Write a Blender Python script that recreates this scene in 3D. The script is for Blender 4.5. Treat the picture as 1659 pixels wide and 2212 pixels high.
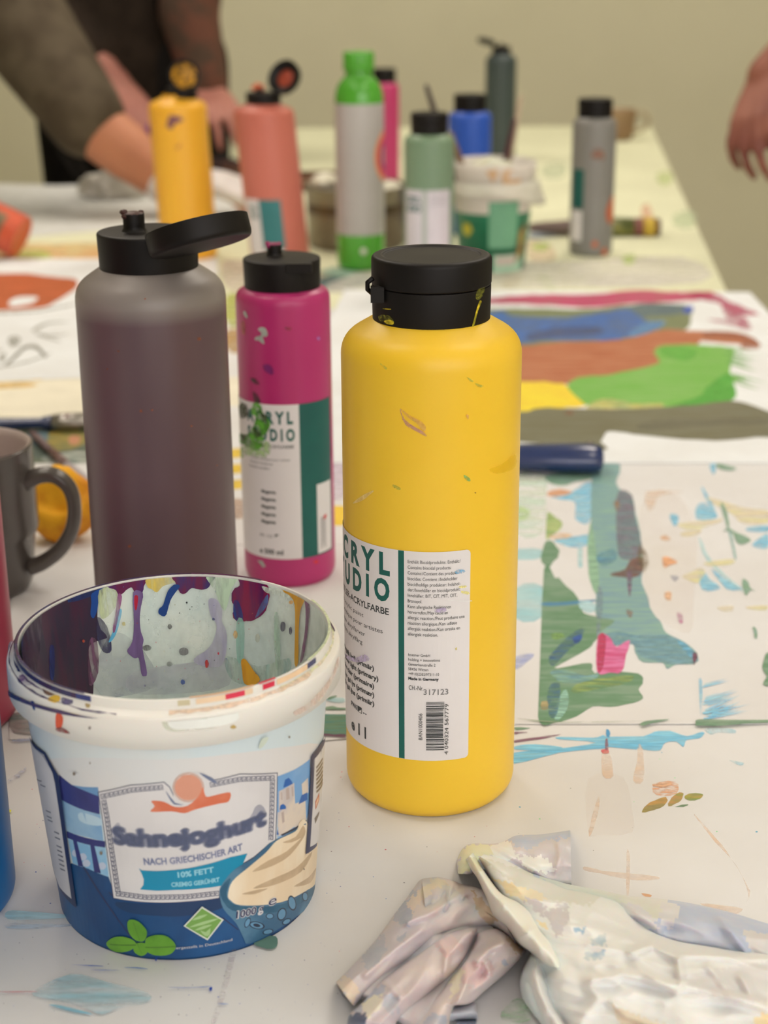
import bpy, bmesh, math, random
from mathutils import Vector, Matrix, noise
from mathutils.geometry import tessellate_polygon
for o in list(bpy.data.objects): bpy.data.objects.remove(o)
scene = bpy.context.scene
COL = scene.collection
random.seed(7)
# ------------------------------------------------------------------ camera, light, exposure
TZ = 0.75            # table top height
CH = 0.3755          # lens height above the table
F, CX, CY = 3430.0, 829.5, 1106.0
RC = Matrix.Rotation(math.pi/2 - math.radians(19.4), 3, 'X') @ Matrix.Rotation(math.radians(-0.42), 3, 'Z')
cam_d = bpy.data.cameras.new('camera'); cam = bpy.data.objects.new('camera', cam_d); COL.objects.link(cam)
cam.matrix_world = Matrix.Translation((0, 0, TZ+CH)) @ RC.to_4x4()
cam_d.sensor_fit = 'VERTICAL'; cam_d.sensor_height = 24.0; cam_d.lens = F/2212*24.0
cam_d.clip_start = 0.02
cam_d.dof.use_dof = True; cam_d.dof.focus_distance = 0.70; cam_d.dof.aperture_fstop = 6.2
scene.camera = cam
scene.cycles.transparent_max_bounces = 32
vs = scene.view_settings
vs.view_transform = 'Standard'; vs.look = 'None'; vs.gamma = 1.0; vs.use_curve_mapping = False; vs.exposure = 0.0
world = bpy.data.worlds.new('world'); scene.world = world; world.use_nodes = True
bg = world.node_tree.nodes['Background']; bg.inputs[0].default_value = (1.0, 0.94, 0.91, 1); bg.inputs[1].default_value = 3.4
LAMP_COL = (1.0, 0.89, 0.77)
def area(x, y, sx, sy, power):
    l = bpy.data.lights.new('ceiling_lamp_light', 'AREA'); l.shape = 'RECTANGLE'; l.size = sx; l.size_y = sy
    l.energy = power; l.color = LAMP_COL
    o = bpy.data.objects.new('ceiling_lamp_light', l); COL.objects.link(o); o.location = (x, y, 2.845); return o
LAMPS = [(-0.9, 0.9, 7), (0.9, 0.9, 8), (-0.9, 2.9, 20), (0.9, 2.9, 20)]

# ------------------------------------------------------------------ picture ray helpers (where the traced outlines lie in the room)
def ray(px, py):
    return RC @ Vector(((px-CX)/F, -(py-CY)/F, -1))
def onz(px, py, h=0.0):
    d = ray(px, py); t = (h-CH)/d.z
    return Vector((d.x*t, d.y*t, TZ+h))
def at(px, py, Y):
    d = ray(px, py); t = Y/d.y
    return Vector((d.x*t, Y, TZ+CH+d.z*t))
def cone_hit(px, py, cx, cy, r0, k, far=False):
    # cone radius r0 + k*h ; returns s (angle in rad from the camera side), h
    d = ray(px, py); rb = r0 + k*CH
    a = d.x**2+d.y**2-(k*d.z)**2; b = -2*(d.x*cx+d.y*cy) - 2*rb*k*d.z; c = cx*cx+cy*cy-rb*rb
    D = b*b-4*a*c
    if D < 0: D = 0
    t = (-b+(math.sqrt(D) if far else -math.sqrt(D)))/(2*a)
    p = d*t
    return math.atan2(p.x-cx, -(p.y-cy)), CH+p.z

# ------------------------------------------------------------------ materials
ILL = (0.86, 0.79, 0.72)
def lin(c):
    c = c/255.0
    return c/12.92 if c <= 0.04045 else ((c+0.055)/1.055)**2.4
def L(rgb, k=1.0):
    return tuple(min(0.93, max(0.002, lin(v)/i*k)) for v, i in zip(rgb, ILL)) + (1.0,)
MC = {}
def mat(name, rgb, rough=0.5, spec=0.5, rgb2=None, scale=30, stretch=(1, 1, 1), ang=0, alpha=None, lo=0.42, hi=0.6,
        sss=0.0, bump=0.0, bscale=60, metal=0.0, coat=0.0, trans=0.0, detail=4, k=1.0):
    key = (name, rgb, rough, rgb2, scale, stretch, ang, alpha)
    if key in MC: return MC[key]
    m = bpy.data.materials.new(name); m.use_nodes = True; nt = m.node_tree; N = nt.nodes; K = nt.links
    p = N['Principled BSDF']; p.inputs['Roughness'].default_value = rough
    p.inputs['Specular IOR Level'].default_value = spec; p.inputs['Metallic'].default_value = metal
    p.inputs['Coat Weight'].default_value = coat
    if sss:
        p.inputs['Subsurface Weight'].default_value = sss; p.inputs['Subsurface Scale'].default_value = 0.006
    if trans: p.inputs['Transmission Weight'].default_value = trans
    tc = N.new('ShaderNodeTexCoord'); mp = N.new('ShaderNodeMapping'); K.new(tc.outputs['Object'], mp.inputs[0])
    mp.inputs['Rotation'].default_value = (0, 0, math.radians(ang)); mp.inputs['Scale'].default_value = stretch
    nz = N.new('ShaderNodeTexNoise'); nz.inputs['Scale'].default_value = scale; nz.inputs['Detail'].default_value = detail
    K.new(mp.outputs[0], nz.inputs['Vector'])
    mr = N.new('ShaderNodeMapRange'); mr.inputs[1].default_value = lo; mr.inputs[2].default_value = hi
    K.new(nz.outputs[0], mr.inputs[0])
    mx = N.new('ShaderNodeMix'); mx.data_type = 'RGBA'
    K.new(mr.outputs[0], mx.inputs[0])
    c1 = L(rgb, k); c2 = L(rgb2, k) if rgb2 else tuple(min(.95, v*0.93) for v in c1[:3])+(1,)
    mx.inputs[6].default_value = c1; mx.inputs[7].default_value = c2
    K.new(mx.outputs[2], p.inputs['Base Color'])
    if bump:
        bn = N.new('ShaderNodeTexNoise'); bn.inputs['Scale'].default_value = bscale; bn.inputs['Detail'].default_value = 3
        K.new(tc.outputs['Object'], bn.inputs['Vector'])
        bp = N.new('ShaderNodeBump'); bp.inputs['Strength'].default_value = bump; bp.inputs['Distance'].default_value = 0.002
        K.new(bn.outputs[0], bp.inputs['Height']); K.new(bp.outputs[0], p.inputs['Normal'])
    if alpha is not None:
        # alpha = (cover, raggedness): dry brush cover
        cov, rag = alpha
        n2 = N.new('ShaderNodeTexNoise'); n2.inputs['Scale'].default_value = scale*1.7; n2.inputs['Detail'].default_value = 6
        K.new(mp.outputs[0], n2.inputs['Vector'])
        m2 = N.new('ShaderNodeMapRange'); m2.inputs[1].default_value = 0.35; m2.inputs[2].default_value = 0.65
        m2.inputs[3].default_value = max(0, cov-rag); m2.inputs[4].default_value = min(1, cov+rag)
        K.new(n2.outputs[0], m2.inputs[0]); K.new(m2.outputs[0], p.inputs['Alpha'])
    MC[key] = m
    return m
def paint(rgb, rgb2=None, a=None, ang=0, scale=60, st=(1, 3, 1), rough=0.45):
    return mat('paint', rgb, rough, 0.4, rgb2, scale, st, ang, a)

# ------------------------------------------------------------------ mesh builder
def spline(pts, n=4, closed=True):
    out = []; N = len(pts); P = [Vector(p) for p in pts]
    rng = range(N) if closed else range(N-1)
    for i in rng:
        if closed: p0, p1, p2, p3 = P[i-1], P[i], P[(i+1) % N], P[(i+2) % N]
        else: p0, p1, p2, p3 = P[max(i-1, 0)], P[i], P[i+1], P[min(i+2, N-1)]
        for j in range(n):
            t = j/n
            out.append(0.5*((2*p1)+(p2-p0)*t+(2*p0-5*p1+4*p2-p3)*t*t+(3*p1-p0-3*p2+p3)*t*t*t))
    if not closed: out.append(P[-1])
    return out
def jag(pts, amp, seed=0, step=None):
    P = [Vector(p) for p in pts]
    if step:
        Q = []
        for i in range(len(P)):
            a, b = P[i], P[(i+1) % len(P)]; n = max(1, int((b-a).length/step))
            for j in range(n): Q.append(a.lerp(b, j/n))
        P = Q
    r = random.Random(seed)
    return [p+Vector((r.uniform(-amp, amp), r.uniform(-amp, amp)*0.6)) for p in P]
class MB:
    def __init__(s): s.bm = bmesh.new(); s.mats = []; s.layer = 0
    def mi(s, m):
        if m not in s.mats: s.mats.append(m)
        return s.mats.index(m)
    def add(s, verts, faces, m, smooth=True):
        i = s.mi(m); vv = [s.bm.verts.new(v) for v in verts]
        for f in faces:
            try: fc = s.bm.faces.new([vv[k] for k in f]); fc.material_index = i; fc.smooth = smooth
            except ValueError: pass
        return vv
    def lathe(s, prof, m, seg=64, M=None, smooth=True, close=False):
        M = M or Matrix.Identity(4); V = []; Fc = []; n = len(prof)
        for j in range(seg):
            a = 2*math.pi*j/seg
            for r, z in prof: V.append(M @ Vector((r*math.cos(a), r*math.sin(a), z)))
        for j in range(seg):
            for i in range(n-1):
                a, b = j*n+i, ((j+1) % seg)*n+i
                Fc.append((a, b, b+1, a+1))
        if close and prof[0][0] > 1e-6: Fc.append([j*n for j in range(seg)][::-1])
        if close and prof[-1][0] > 1e-6: Fc.append([j*n+n-1 for j in range(seg)])
        s.add(V, Fc, m, smooth)
    def box(s, x0, x1, y0, y1, z0, z1, m, M=None):
        M = M or Matrix.Identity(4)
        V = [M @ Vector((x, y, z)) for z in (z0, z1) for y in (y0, y1) for x in (x0, x1)]
        s.add(V, [(0, 2, 3, 1), (4, 5, 7, 6), (0, 1, 5, 4), (2, 6, 7, 3), (0, 4, 6, 2), (1, 3, 7, 5)], m, False)
    def prism(s, pts, z0, z1, m):
        n = len(pts); V = [Vector((p[0], p[1], z0)) for p in pts]+[Vector((p[0], p[1], z1)) for p in pts]
        s.add(V, [list(range(n))[::-1], list(range(n, 2*n))]+[(i, (i+1) % n, n+(i+1) % n, n+i) for i in range(n)], m, False)
    def tube(s, pts, radii, m, seg=12, flat=1.0, caps=True):
        P = [Vector(p) for p in pts]; n = len(P)
        if not hasattr(radii, '__len__'): radii = [radii]*n
        V = []; Fc = []; up = Vector((0, 0, 1)); prev = None
        for i, p in enumerate(P):
            d = (P[min(i+1, n-1)]-P[max(i-1, 0)]).normalized()
            if prev is None:
                u = d.cross(up)
                if u.length < 1e-3: u = d.cross(Vector((1, 0, 0)))
                u.normalize()
            else: u = (prev-d*prev.dot(d)).normalized()
            prev = u; w = u.cross(d)
            for j in range(seg):
                a = 2*math.pi*j/seg
                V.append(p+(u*math.cos(a)+w*math.sin(a)*flat)*radii[i])
        for i in range(n-1):
            for j in range(seg):
                k = (j+1) % seg
                Fc.append((i*seg+j, i*seg+k, (i+1)*seg+k, (i+1)*seg+j))
        if caps: Fc.append(list(range(seg))[::-1]); Fc.append(list(range((n-1)*seg, n*seg)))
        s.add(V, Fc, m)
    def ball(s, c, r, m, sc=(1, 1, 1), seg=14, M=None):
        V = []; Fc = []; h = seg//2
        for i in range(h+1):
            for j in range(seg):
                t = math.pi*i/h; a = 2*math.pi*j/seg
                v = Vector((r*sc[0]*math.sin(t)*math.cos(a), r*sc[1]*math.sin(t)*math.sin(a), r*sc[2]*math.cos(t)))
                if M: v = M @ v
                V.append(Vector(c)+v)
        for i in range(h):
            for j in range(seg):
                k = (j+1) % seg; Fc.append((i*seg+j, (i+1)*seg+j, (i+1)*seg+k, i*seg+k))
        s.add(V, Fc, m)
    def patch(s, pts2, fn, m, step=None, flip=False, eps=None):
        """pts2: outline in parameter space; fn(u,v,eps)->Vector"""
        if len(pts2) < 3: return
        s.layer += 1; e = (0.000006*s.layer+0.00004) if eps is None else eps
        P = [Vector((p[0], p[1], 0)) for p in pts2]
        tr = tessellate_polygon([P])
        b = bmesh.new(); vv = [b.verts.new(p) for p in P]
        for t in tr:
            try: b.faces.new([vv[k] for k in t])
            except ValueError: pass
        s._emit(b, fn, m, step, e, flip)
    def _emit(s, b, fn, m, step, e, flip=False):
        if step and len(b.verts):
            us = [v.co.x for v in b.verts]; a = math.floor(min(us)/step)+1
            while a*step < max(us):
                g = list(b.verts)+list(b.edges)+list(b.faces)
                bmesh.ops.bisect_plane(b, geom=g, plane_co=(a*step, 0, 0), plane_no=(1, 0, 0), dist=1e-9); a += 1
        b.normal_update(); i = s.mi(m); b.verts.index_update()
        vv = [s.bm.verts.new(fn(v.co.x, v.co.y, e)) for v in b.verts]
        for f in b.faces:
            q = [vv[v.index] for v in f.verts]
            if (f.normal.z < 0) != flip: q.reverse()
            try: fc = s.bm.faces.new(q); fc.material_index = i; fc.smooth = False
            except ValueError: pass
        b.free()
    def quads(s, Q, fn, m):
        s.layer += 1; e = 0.000006*s.layer+0.00004
        for q in Q:
            V = [fn(u, v, e) for u, v in q]; s.add(V, [tuple(range(len(V)))], m, False)
    def text(s, body, a, b, height, fn, m, bold=0.0, step=None, vert=False):
        """text fitted between param points a and b (baseline), cap height given, same unit as params"""
        s.layer += 1; e = 0.000006*s.layer+0.00004
        cu = bpy.data.curves.new('glyphs', 'FONT'); cu.body = body; cu.size = 1.0; cu.offset = bold; cu.resolution_u = 3
        o = bpy.data.objects.new('glyphs', cu); COL.objects.link(o)
        dg = bpy.context.evaluated_depsgraph_get(); me = bpy.data.meshes.new_from_object(o.evaluated_get(dg))
        bpy.data.objects.remove(o); bpy.data.curves.remove(cu)
        bm = bmesh.new(); bm.from_mesh(me); bpy.data.meshes.remove(me)
        if not bm.verts: bm.free(); return
        x0 = min(v.co.x for v in bm.verts); x1 = max(v.co.x for v in bm.verts)
        a = Vector(a); b = Vector(b); d = (b-a); n = Vector((-d.y, d.x)).normalized(); sc = height/0.70
        for v in bm.verts:
            q = a+d*((v.co.x-x0)/(x1-x0))+n*(v.co.y*sc); v.co = (q.x, q.y, 0)
        bm.normal_update()
        s._emit(bm, fn, m, step, e)
    def build(s, name, parent=None, loc=None, sharp=None, solid=None):
        me = bpy.data.meshes.new(name); s.bm.normal_update(); s.bm.to_mesh(me); s.bm.free()
        for m in s.mats: me.materials.append(m)
        o = bpy.data.objects.new(name, me); COL.objects.link(o)
        if sharp: 
            try: me.set_sharp_from_angle(angle=math.radians(sharp))
            except Exception: pass
        if parent: o.parent = parent
        if loc: o.location = loc
        return o
def absorb(mb, o):
    """put surface marks into the mesh of the part that carries them"""
    bm = bmesh.new(); bm.from_mesh(o.data); mm_ = [m for m in o.data.materials]; vm = {}
    for m in mb.mats:
        if m not in mm_: mm_.append(m); o.data.materials.append(m)
    mb.bm.verts.index_update()
    vs_ = [bm.verts.new(v.co) for v in mb.bm.verts]
    for f in mb.bm.faces:
        try: g = bm.faces.new([vs_[v.index] for v in f.verts]); g.material_index = mm_.index(mb.mats[f.material_index]); g.smooth = f.smooth
        except ValueError: pass
    bm.normal_update(); bm.to_mesh(o.data); bm.free(); mb.bm.free()
def part_of(t, name): return [c for c in t.children if c.name.split('.')[0] == name][0]
def thing(name, label, cat, loc=(0, 0, 0), group=None):
    o = bpy.data.objects.new(name, None); COL.objects.link(o); o.empty_display_size = 0.05; o.location = loc
    o['label'] = label; o['category'] = cat
    if group: o['group'] = group
    return o
def tag(o, label, cat, group=None):
    o['label'] = label; o['category'] = cat
    if group: o['group'] = group
    return o
def struct(o): o['kind'] = 'structure'; return o
def flat(z):   # parameter = world x,y
    return lambda u, v, e: Vector((u, v, z+e))
def pxz(pts, h=0.0):
    out = []
    for p in pts:
        q = onz(p[0], p[1], h); out.append(Vector((q.x, q.y)))
    return out
def crop(ox, oy, sc):
    return lambda pts: [(ox+x/sc, oy+y/sc) for x, y in pts]
# ------------------------------------------------------------------ the room
wall_m = mat('wall_paint', (206, 195, 163), 0.9, 0.2, (203, 192, 160), 3)
m = MB(); m.box(-3.2, 3.2, 4.8, 4.9, 0, 2.9, wall_m); struct(m.build('wall_back'))
m = MB(); m.box(-3.3, -3.2, -2.5, 4.9, 0, 2.9, wall_m); struct(m.build('wall_left'))
m = MB(); m.box(3.2, 3.3, -2.5, 4.9, 0, 2.9, wall_m); struct(m.build('wall_right'))
m = MB(); m.box(-3.2, -.35, -1.5, -1.4, 0, 2.9, wall_m); m.box(-.35, 3.2, -1.5, -1.4, 0, .82, wall_m); struct(m.build('wall_light_mask'))  # unseen wall added behind the camera; blocks world light except at the right
m = MB(); [m.box(a, b, -1.5, -1.4, c, d, mat('fill_opening_frame', (225, 222, 215), .4)) for a, b, c, d in ((-.35, -.29, .82, 2.9), (3.14, 3.2, .82, 2.9), (1.4, 1.46, .88, 2.84), (-.29, 3.14, .82, .88), (-.29, 3.14, 2.84, 2.9))]; struct(m.build('fill_light_opening'))  # made-up opening with frame, admits fill light from behind right
m = MB(); m.box(-3.3, 3.3, -2.5, 4.9, -0.1, 0, mat('floor_linoleum', (150, 140, 118), 0.6, 0.3, (140, 130, 108), 2)); struct(m.build('floor'))
m = MB(); m.box(-3.3, 3.3, -2.5, 4.9, 2.9, 3.0, mat('ceiling_paint', (225, 215, 200), 0.9, 0.2)); struct(m.build('ceiling'))
bb = mat('skirting', (150, 140, 115), 0.6)
m = MB(); m.box(-3.2, 3.2, 4.785, 4.8, 0, 0.08, bb); struct(m.build('baseboard_back'))
lf = mat('lamp_housing', (210, 210, 205), 0.4)
lm = bpy.data.materials.new('lamp_diffuser'); lm.use_nodes = True
_p = lm.node_tree.nodes['Principled BSDF']; _p.inputs['Emission Color'].default_value = (1, .9, .78, 1); _p.inputs['Emission Strength'].default_value = 1.5
where = ['near left', 'near right', 'far left', 'far right']
for i, (x, y, pw) in enumerate(LAMPS):
    t = thing('ceiling_lamp', 'square ceiling lamp with white diffuser, %s of the four over the table' % where[i], 'lamp', (x, y, 2.9), 'ceiling lamps')
    m = MB(); m.box(-.4, .4, -.4, .4, -0.05, 0, lf); m.build('housing', t)
    m = MB(); m.box(-.37, .37, -.37, .37, -0.053, -0.0505, lm); m.build('diffuser', t)
    area(x, y, .74, .74, pw)
# ------------------------------------------------------------------ tables
wood = mat('table_laminate', (205, 196, 180), 0.5)
leg_m = mat('table_steel', (120, 120, 118), 0.4, metal=0.7)
def xr(y): return 0.402+(y-1.87)*0.1136
def make_table(label, poly, legs):
    c = Vector((sum(p[0] for p in poly)/len(poly), sum(p[1] for p in poly)/len(poly), 0))
    t = thing('work_table', label, 'table', c, 'work tables')
    m = MB(); m.prism([(p[0]-c.x, p[1]-c.y) for p in poly], TZ-0.028, TZ-0.003, wood); m.build('tabletop', t)
    for lx, ly in legs:
        m = MB(); m.tube([(lx-c.x, ly-c.y, 0), (lx-c.x, ly-c.y, TZ-.028)], 0.016, leg_m, 16); m.build('leg', t)
xl = lambda y: xr(y)-0.865
make_table('long paper-covered work table under the paint bottles', [(xl(-.1), -.1), (xr(-.1), -.1), (xr(3.7), 3.7), (xl(3.7), 3.7)],
           [(xl(0)+.08, 0.0), (xr(0)-.08, 0.0), (xl(3.6)+.08, 3.6), (xr(3.6)-.08, 3.6)])
make_table('second work table pushed against the left side of the long one', [(-1.3, -.1), (xl(-.1)-.004, -.1), (xl(2.76)-.004, 2.76), (-.70, 2.76), (-.85, 2.6), (-1.3, 2.5)],
           [(-1.22, 0), (xl(0)-.08, 0), (-1.2, 2.35), (xl(2.6)-.08, 2.6)])
# ------------------------------------------------------------------ papers
PAPER = mat('white_paper', (212, 205, 199), 0.75, 0.25, (208, 200, 193), 9, bump=0.15, bscale=40)
PAPER2 = mat('thick_white_paper', (222, 218, 213), 0.7, 0.25, (216, 211, 205), 12)
FARP = mat('reflected_yellow_paper', (214, 208, 172), 0.75, 0.25, (206, 200, 165), 5)  # yellowish reflected light is put into the far paper's colour
Z0 = TZ
def sheet(poly, z, mt, th=0.0004):
    m = MB(); m.prism(poly, z-th, z, mt); return m
def strokes(mb, z, items, cr=None, n=3, edge=1.5, seed=1):
    """items: (outline points, paint material[, smooth])"""
    for k, it in enumerate(items):
        pts = cr(it[0]) if cr else it[0]
        pts = spline(pts, n)
        pts = jag(pts, edge, seed+k, step=None)
        mb.patch(pxz(pts), flat(z), it[1])
def bristles(mb, z, p0, p1, w0, w1, n, mt, seed=0, curve=0.0, px=True):
    r = random.Random(seed); a = Vector(p0); b = Vector(p1); d = (b-a); nn = Vector((-d.y, d.x)).normalized()
    for i in range(n):
        f = (i+.5)/n-.5+r.uniform(-.4, .4)/n; s0 = r.uniform(0, .12); s1 = r.uniform(.45, 1.0); th = r.uniform(.35, 1.0)*w0/n
        A = a+d*s0+nn*(f*w0); B = a+d*s1+nn*(f*w1); M_ = A.lerp(B, .5)+nn*curve
        q = [A+nn*th*.5, M_+nn*th*.5, B, M_-nn*th*.5, A-nn*th*.5]
        mb.patch(pxz(q), flat(z), mt)
def specks(mb, z, region, n, mts, smin=1.2, smax=3.5, seed=3):
    r = random.Random(seed); x0, y0, x1, y1 = region
    for i in range(n):
        cx, cy = r.uniform(x0, x1), r.uniform(y0, y1); s = r.uniform(smin, smax)*r.uniform(.5, 1); a0 = r.uniform(0, 6)
        mt = r.choice(mts)
        pts = [(cx+s*r.uniform(.7, 1.2)*math.cos(a0+k*1.05), cy+.6*s*r.uniform(.7, 1.2)*math.sin(a0+k*1.05)) for k in range(6)]
        mb.patch(pxz(pts), flat(z), mt, eps=0.00005+mb.layer*1e-7)
# paper covering the near part of both tables
near = sheet([(-1.28, -.09), (xr(-.09)+.004, -.09), (xr(1.75)+.004, 1.75), (-1.1, 1.75)], Z0, PAPER)
far = sheet([(xl(1.74)-.3, 1.752), (xr(1.752)+.004, 1.752), (xr(3.71)+.004, 3.71), (xl(3.71)-.004, 3.71), (xl(2.77), 2.768), (-.69, 2.768), (-.80, 2.64), (-1.1, 1.752)], Z0-0.0002, FARP)
C7 = crop(1040, 560, 1.9402); C3 = crop(1100, 900, 2.7657); CG = crop(1150, 1780, 3.2593); CB = crop(0, 2040, 2.1829)
OR_ = paint((236, 192, 158), (228, 200, 178), (.34, .2), 80, 30, (1, 2, 1))
BL_ = paint((110, 185, 215), (140, 200, 220), (.75, .5), 0, 60)
BLs = paint((150, 200, 210), (190, 210, 212), (.32, .35), 15, 30, (3, 1, 1))
# lower right pale orange marks, leaf shaped brown-orange mark
N = near
strokes(N, Z0, [
    ([(395, -320), (640, -330), (700, -100), (700, 60), (460, 80), (395, 60)], paint((240, 212, 188), (228, 210, 196), (.17, .05), 80, 9, (1, 1, 1))),
    ([(395, 85), (420, -60), (470, -200), (460, -60), (420, 60)], OR_),
    ([(370, 300), (500, 330), (700, 350), (880, 370), (870, 395), (700, 392), (480, 350), (370, 330)], OR_),
    ([(664, 210), (684, 215), (682, 495), (662, 495)], OR_),
    ([(1140, -60), (1290, 130), (1440, 300), (1520, 480), (1500, 560), (1530, 470), (1400, 240), (1300, 110), (1180, -30)], OR_),
    ([(1180, 560), (1400, 580), (1480, 600), (1420, 640), (1300, 610)], OR_),
    ([(770, 490), (840, 500), (830, 515), (780, 505)], paint((235, 165, 110), None, (.7, .3)))], CG, edge=1)
CL = crop(680, 1650, 1.6946)
strokes(N, Z0, [
    ([(1198, 178), (1215, 150), (1260, 128), (1285, 122), (1290, 140), (1270, 160), (1240, 170)], paint((190, 140, 60), (150, 130, 60), (.9, .3))),
    ([(1293, 155), (1305, 125), (1335, 105), (1350, 112), (1340, 135), (1315, 150)], paint((195, 135, 70), (150, 140, 60), (.9, .3))),
    ([(1355, 118), (1380, 108), (1420, 112), (1410, 128), (1380, 136), (1358, 130)], paint((120, 140, 50), (180, 150, 60), (.9, .3))),
    ([(1240, 75), (1320, 65), (1325, 110), (1250, 115)], paint((230, 160, 110), None, (.25, .5), 0, 120)),
    ([(1318, 158), (1345, 150), (1368, 150), (1350, 158)], paint((100, 130, 90), None, (.8, .3)))], CL, edge=.8)
specks(N, Z0, (690, 1780, 1180, 1990), 22, [paint((70, 120, 175)), paint((60, 90, 170)), paint((190, 110, 120)), paint((100, 100, 105))], 1, 3)
specks(N, Z0, (1120, 1620, 1659, 1920), 16, [paint((70, 150, 175)), paint((120, 120, 110)), paint((110, 200, 130))], 1, 3, 9)
specks(N, Z0, (40, 1640, 150, 2060), 26, [paint((90, 95, 115)), paint((210, 90, 110)), paint((60, 90, 160))], .8, 2.4, 5)
specks(N, Z0, (0, 2050, 740, 2212), 60, [paint((90, 95, 125)), paint((60, 80, 160)), paint((120, 110, 120))], .8, 2.2, 6)
specks(N, Z0, (690, 1640, 740, 2060), 20, [paint((120, 105, 115)), paint((215, 110, 120)), paint((90, 100, 150))], .8, 2.0, 8)
strokes(N, Z0, [
    ([(1205, -20), (1300, -30), (1305, 20), (1270, 32), (1240, 25), (1200, 10)], paint((95, 125, 110))),
    ([(150, 240), (330, 150), (500, 185), (700, 240), (690, 285), (560, 310), (480, 340), (400, 310), (250, 270)], paint((160, 195, 200), (200, 205, 203), (.5, .35), 12, 24, (1, 5, 1))),
    ([(230, 295), (300, 300), (440, 340), (330, 325)], paint((120, 180, 195), None, (.7, .3), 10, 30)),
    ([(0, 232), (120, 230), (180, 233), (120, 237), (0, 236)], paint((205, 130, 130), None, (.6, .3))),
    ([(330, 106), (440, 108), (490, 114), (430, 112)], paint((110, 125, 180))),
    ([(425, 130), (500, 128), (580, 132), (500, 134)], paint((130, 140, 190), None, (.6, .4))),
    ([(585, 120), (650, 118), (700, 127), (640, 123)], paint((110, 130, 185))),
    ([(790, 212), (900, 213), (1000, 206), (960, 214), (850, 216)], paint((120, 135, 185), None, (.7, .4))),
    ([(988, 215), (1000, 212), (1000, 226), (990, 230)], paint((40, 70, 160))),
    ([(735, 72), (744, 72), (738, 88), (732, 86)], paint((50, 80, 165))),
    ([(1028, 288), (1080, 291), (1050, 294)], paint((130, 150, 195))),
    ([(1085, 50), (1115, 40), (1060, 260), (1020, 370), (1000, 370), (1050, 200)], paint((205, 190, 190), None, (.25, .3)))], CB, edge=.5)
CA = crop(0, 1560, 3.393)
strokes(N, Z0, [
    ([(60, 1400), (200, 1402), (500, 1430), (520, 1445), (300, 1460), (60, 1458)], paint((155, 200, 205), (175, 205, 208), (.8, .3), 0, 30, (1, 8, 1))),
    ([(60, 1490), (300, 1495), (560, 1500), (300, 1530), (60, 1525)], paint((185, 200, 208), None, (.35, .4), 0, 30, (1, 8, 1))),
    ([(100, 140), (240, 130), (240, 150), (100, 155)], paint((170, 175, 200), None, (.5, .3))),
    ([(40, 460), (110, 400), (190, 345), (180, 375), (110, 430)], paint((180, 180, 195), None, (.4, .4))),
    ([(50, 675), (70, 655), (85, 665), (60, 685)], paint((225, 215, 70)))], CA, edge=.6)
# green chalk smudge between the two crumpled gloves
strokes(N, Z0, [([(1085, 2190), (1120, 2160), (1150, 2190), (1140, 2212), (1090, 2212)], paint((150, 185, 140), None, (.25, .4), 30, 60))])
tag(N.build('table_paper'), 'large sheet of white paper covering the near end of the tables, speckled with paint', 'paper')
# sheet with masked green strokes, right of the yellow bottle
ZS = Z0+0.0008
S = sheet(pxz([(30, 1003), (1990, 1003), (2120, 1566), (1120, 1566), (700, 1602), (20, 1600)]), ZS, PAPER)
GR1 = paint((118, 148, 118), (130, 155, 140), None, 10, 60, (1, 5, 1))
GR2 = paint((92, 128, 94), (118, 142, 116), None, 60, 34, (1, 5, 1))
TL1 = paint((128, 160, 145), (112, 142, 150), None, 90, 40, (1, 7, 1))
TLb = paint((90, 140, 160), (120, 160, 160), (.7, .5), 0, 60)
CYN = paint((110, 182, 210), (150, 200, 214), (.72, .4), 30, 60, (1, 3, 1))
CYs = paint((160, 205, 207), (185, 212, 208), (.65, .15), 0, 20, (1, 2, 1))
PIK = paint((200, 70, 120), (215, 115, 160), (.95, .1), 90, 70, (1, 6, 1))
YEs = paint((228, 216, 150), (226, 206, 170), (.55, .25), 0, 25, (1, 3, 1))
PUs = paint((125, 105, 120), (115, 130, 135), (.8, .4), 90, 70, (1, 4, 1))
ORs = paint((225, 175, 135), None, (.6, .4), 0, 90)
strokes(S, ZS, [
    ([(40, 360), (215, 350), (220, 480), (200, 700), (40, 700)], paint((215, 222, 190), (205, 222, 200), (.4, .4), 0, 30)),
    ([(40, 540), (110, 560), (120, 600), (40, 640)], paint((190, 210, 150), None, (.6, .4), 0, 60)),
    ([(40, 800), (190, 800), (190, 850), (40, 860)], CYs), ([(38, 1030), (195, 1020), (193, 1210), (38, 1215)], CYs),
    ([(38, 1440), (150, 1425), (110, 1470), (38, 1520)], paint((165, 170, 210), None, (.5, .5), 0, 80, (1, 8, 1))),
    ([(235, 350), (500, 340), (500, 375), (400, 395), (320, 420), (235, 400)], GR1),
    ([(235, 455), (300, 440), (375, 455), (340, 475), (240, 480)], paint((220, 160, 120), None, (.9, .3))),
    ([(250, 485), (330, 480), (400, 440), (480, 395), (490, 480), (480, 640), (395, 620), (390, 520), (300, 500)], CYN),
    ([(270, 745), (380, 725), (475, 715), (475, 765), (420, 790), (340, 780)], CYN),
    ([(410, 800), (440, 800), (435, 900), (415, 900)], CYs),
    ([(225, 580), (280, 610), (320, 650), (290, 690), (240, 730), (222, 730)], paint((140, 165, 100), (175, 185, 120), (.95, .2), 60, 60)),
    ([(240, 715), (350, 705), (370, 725), (280, 742)], paint((230, 190, 150), None, (.6, .4))),
    ([(190, 850), (215, 760), (250, 750), (295, 800), (290, 850), (260, 880), (240, 905), (205, 890)], GR2)], C3, n=3, edge=1.2, seed=20)
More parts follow.
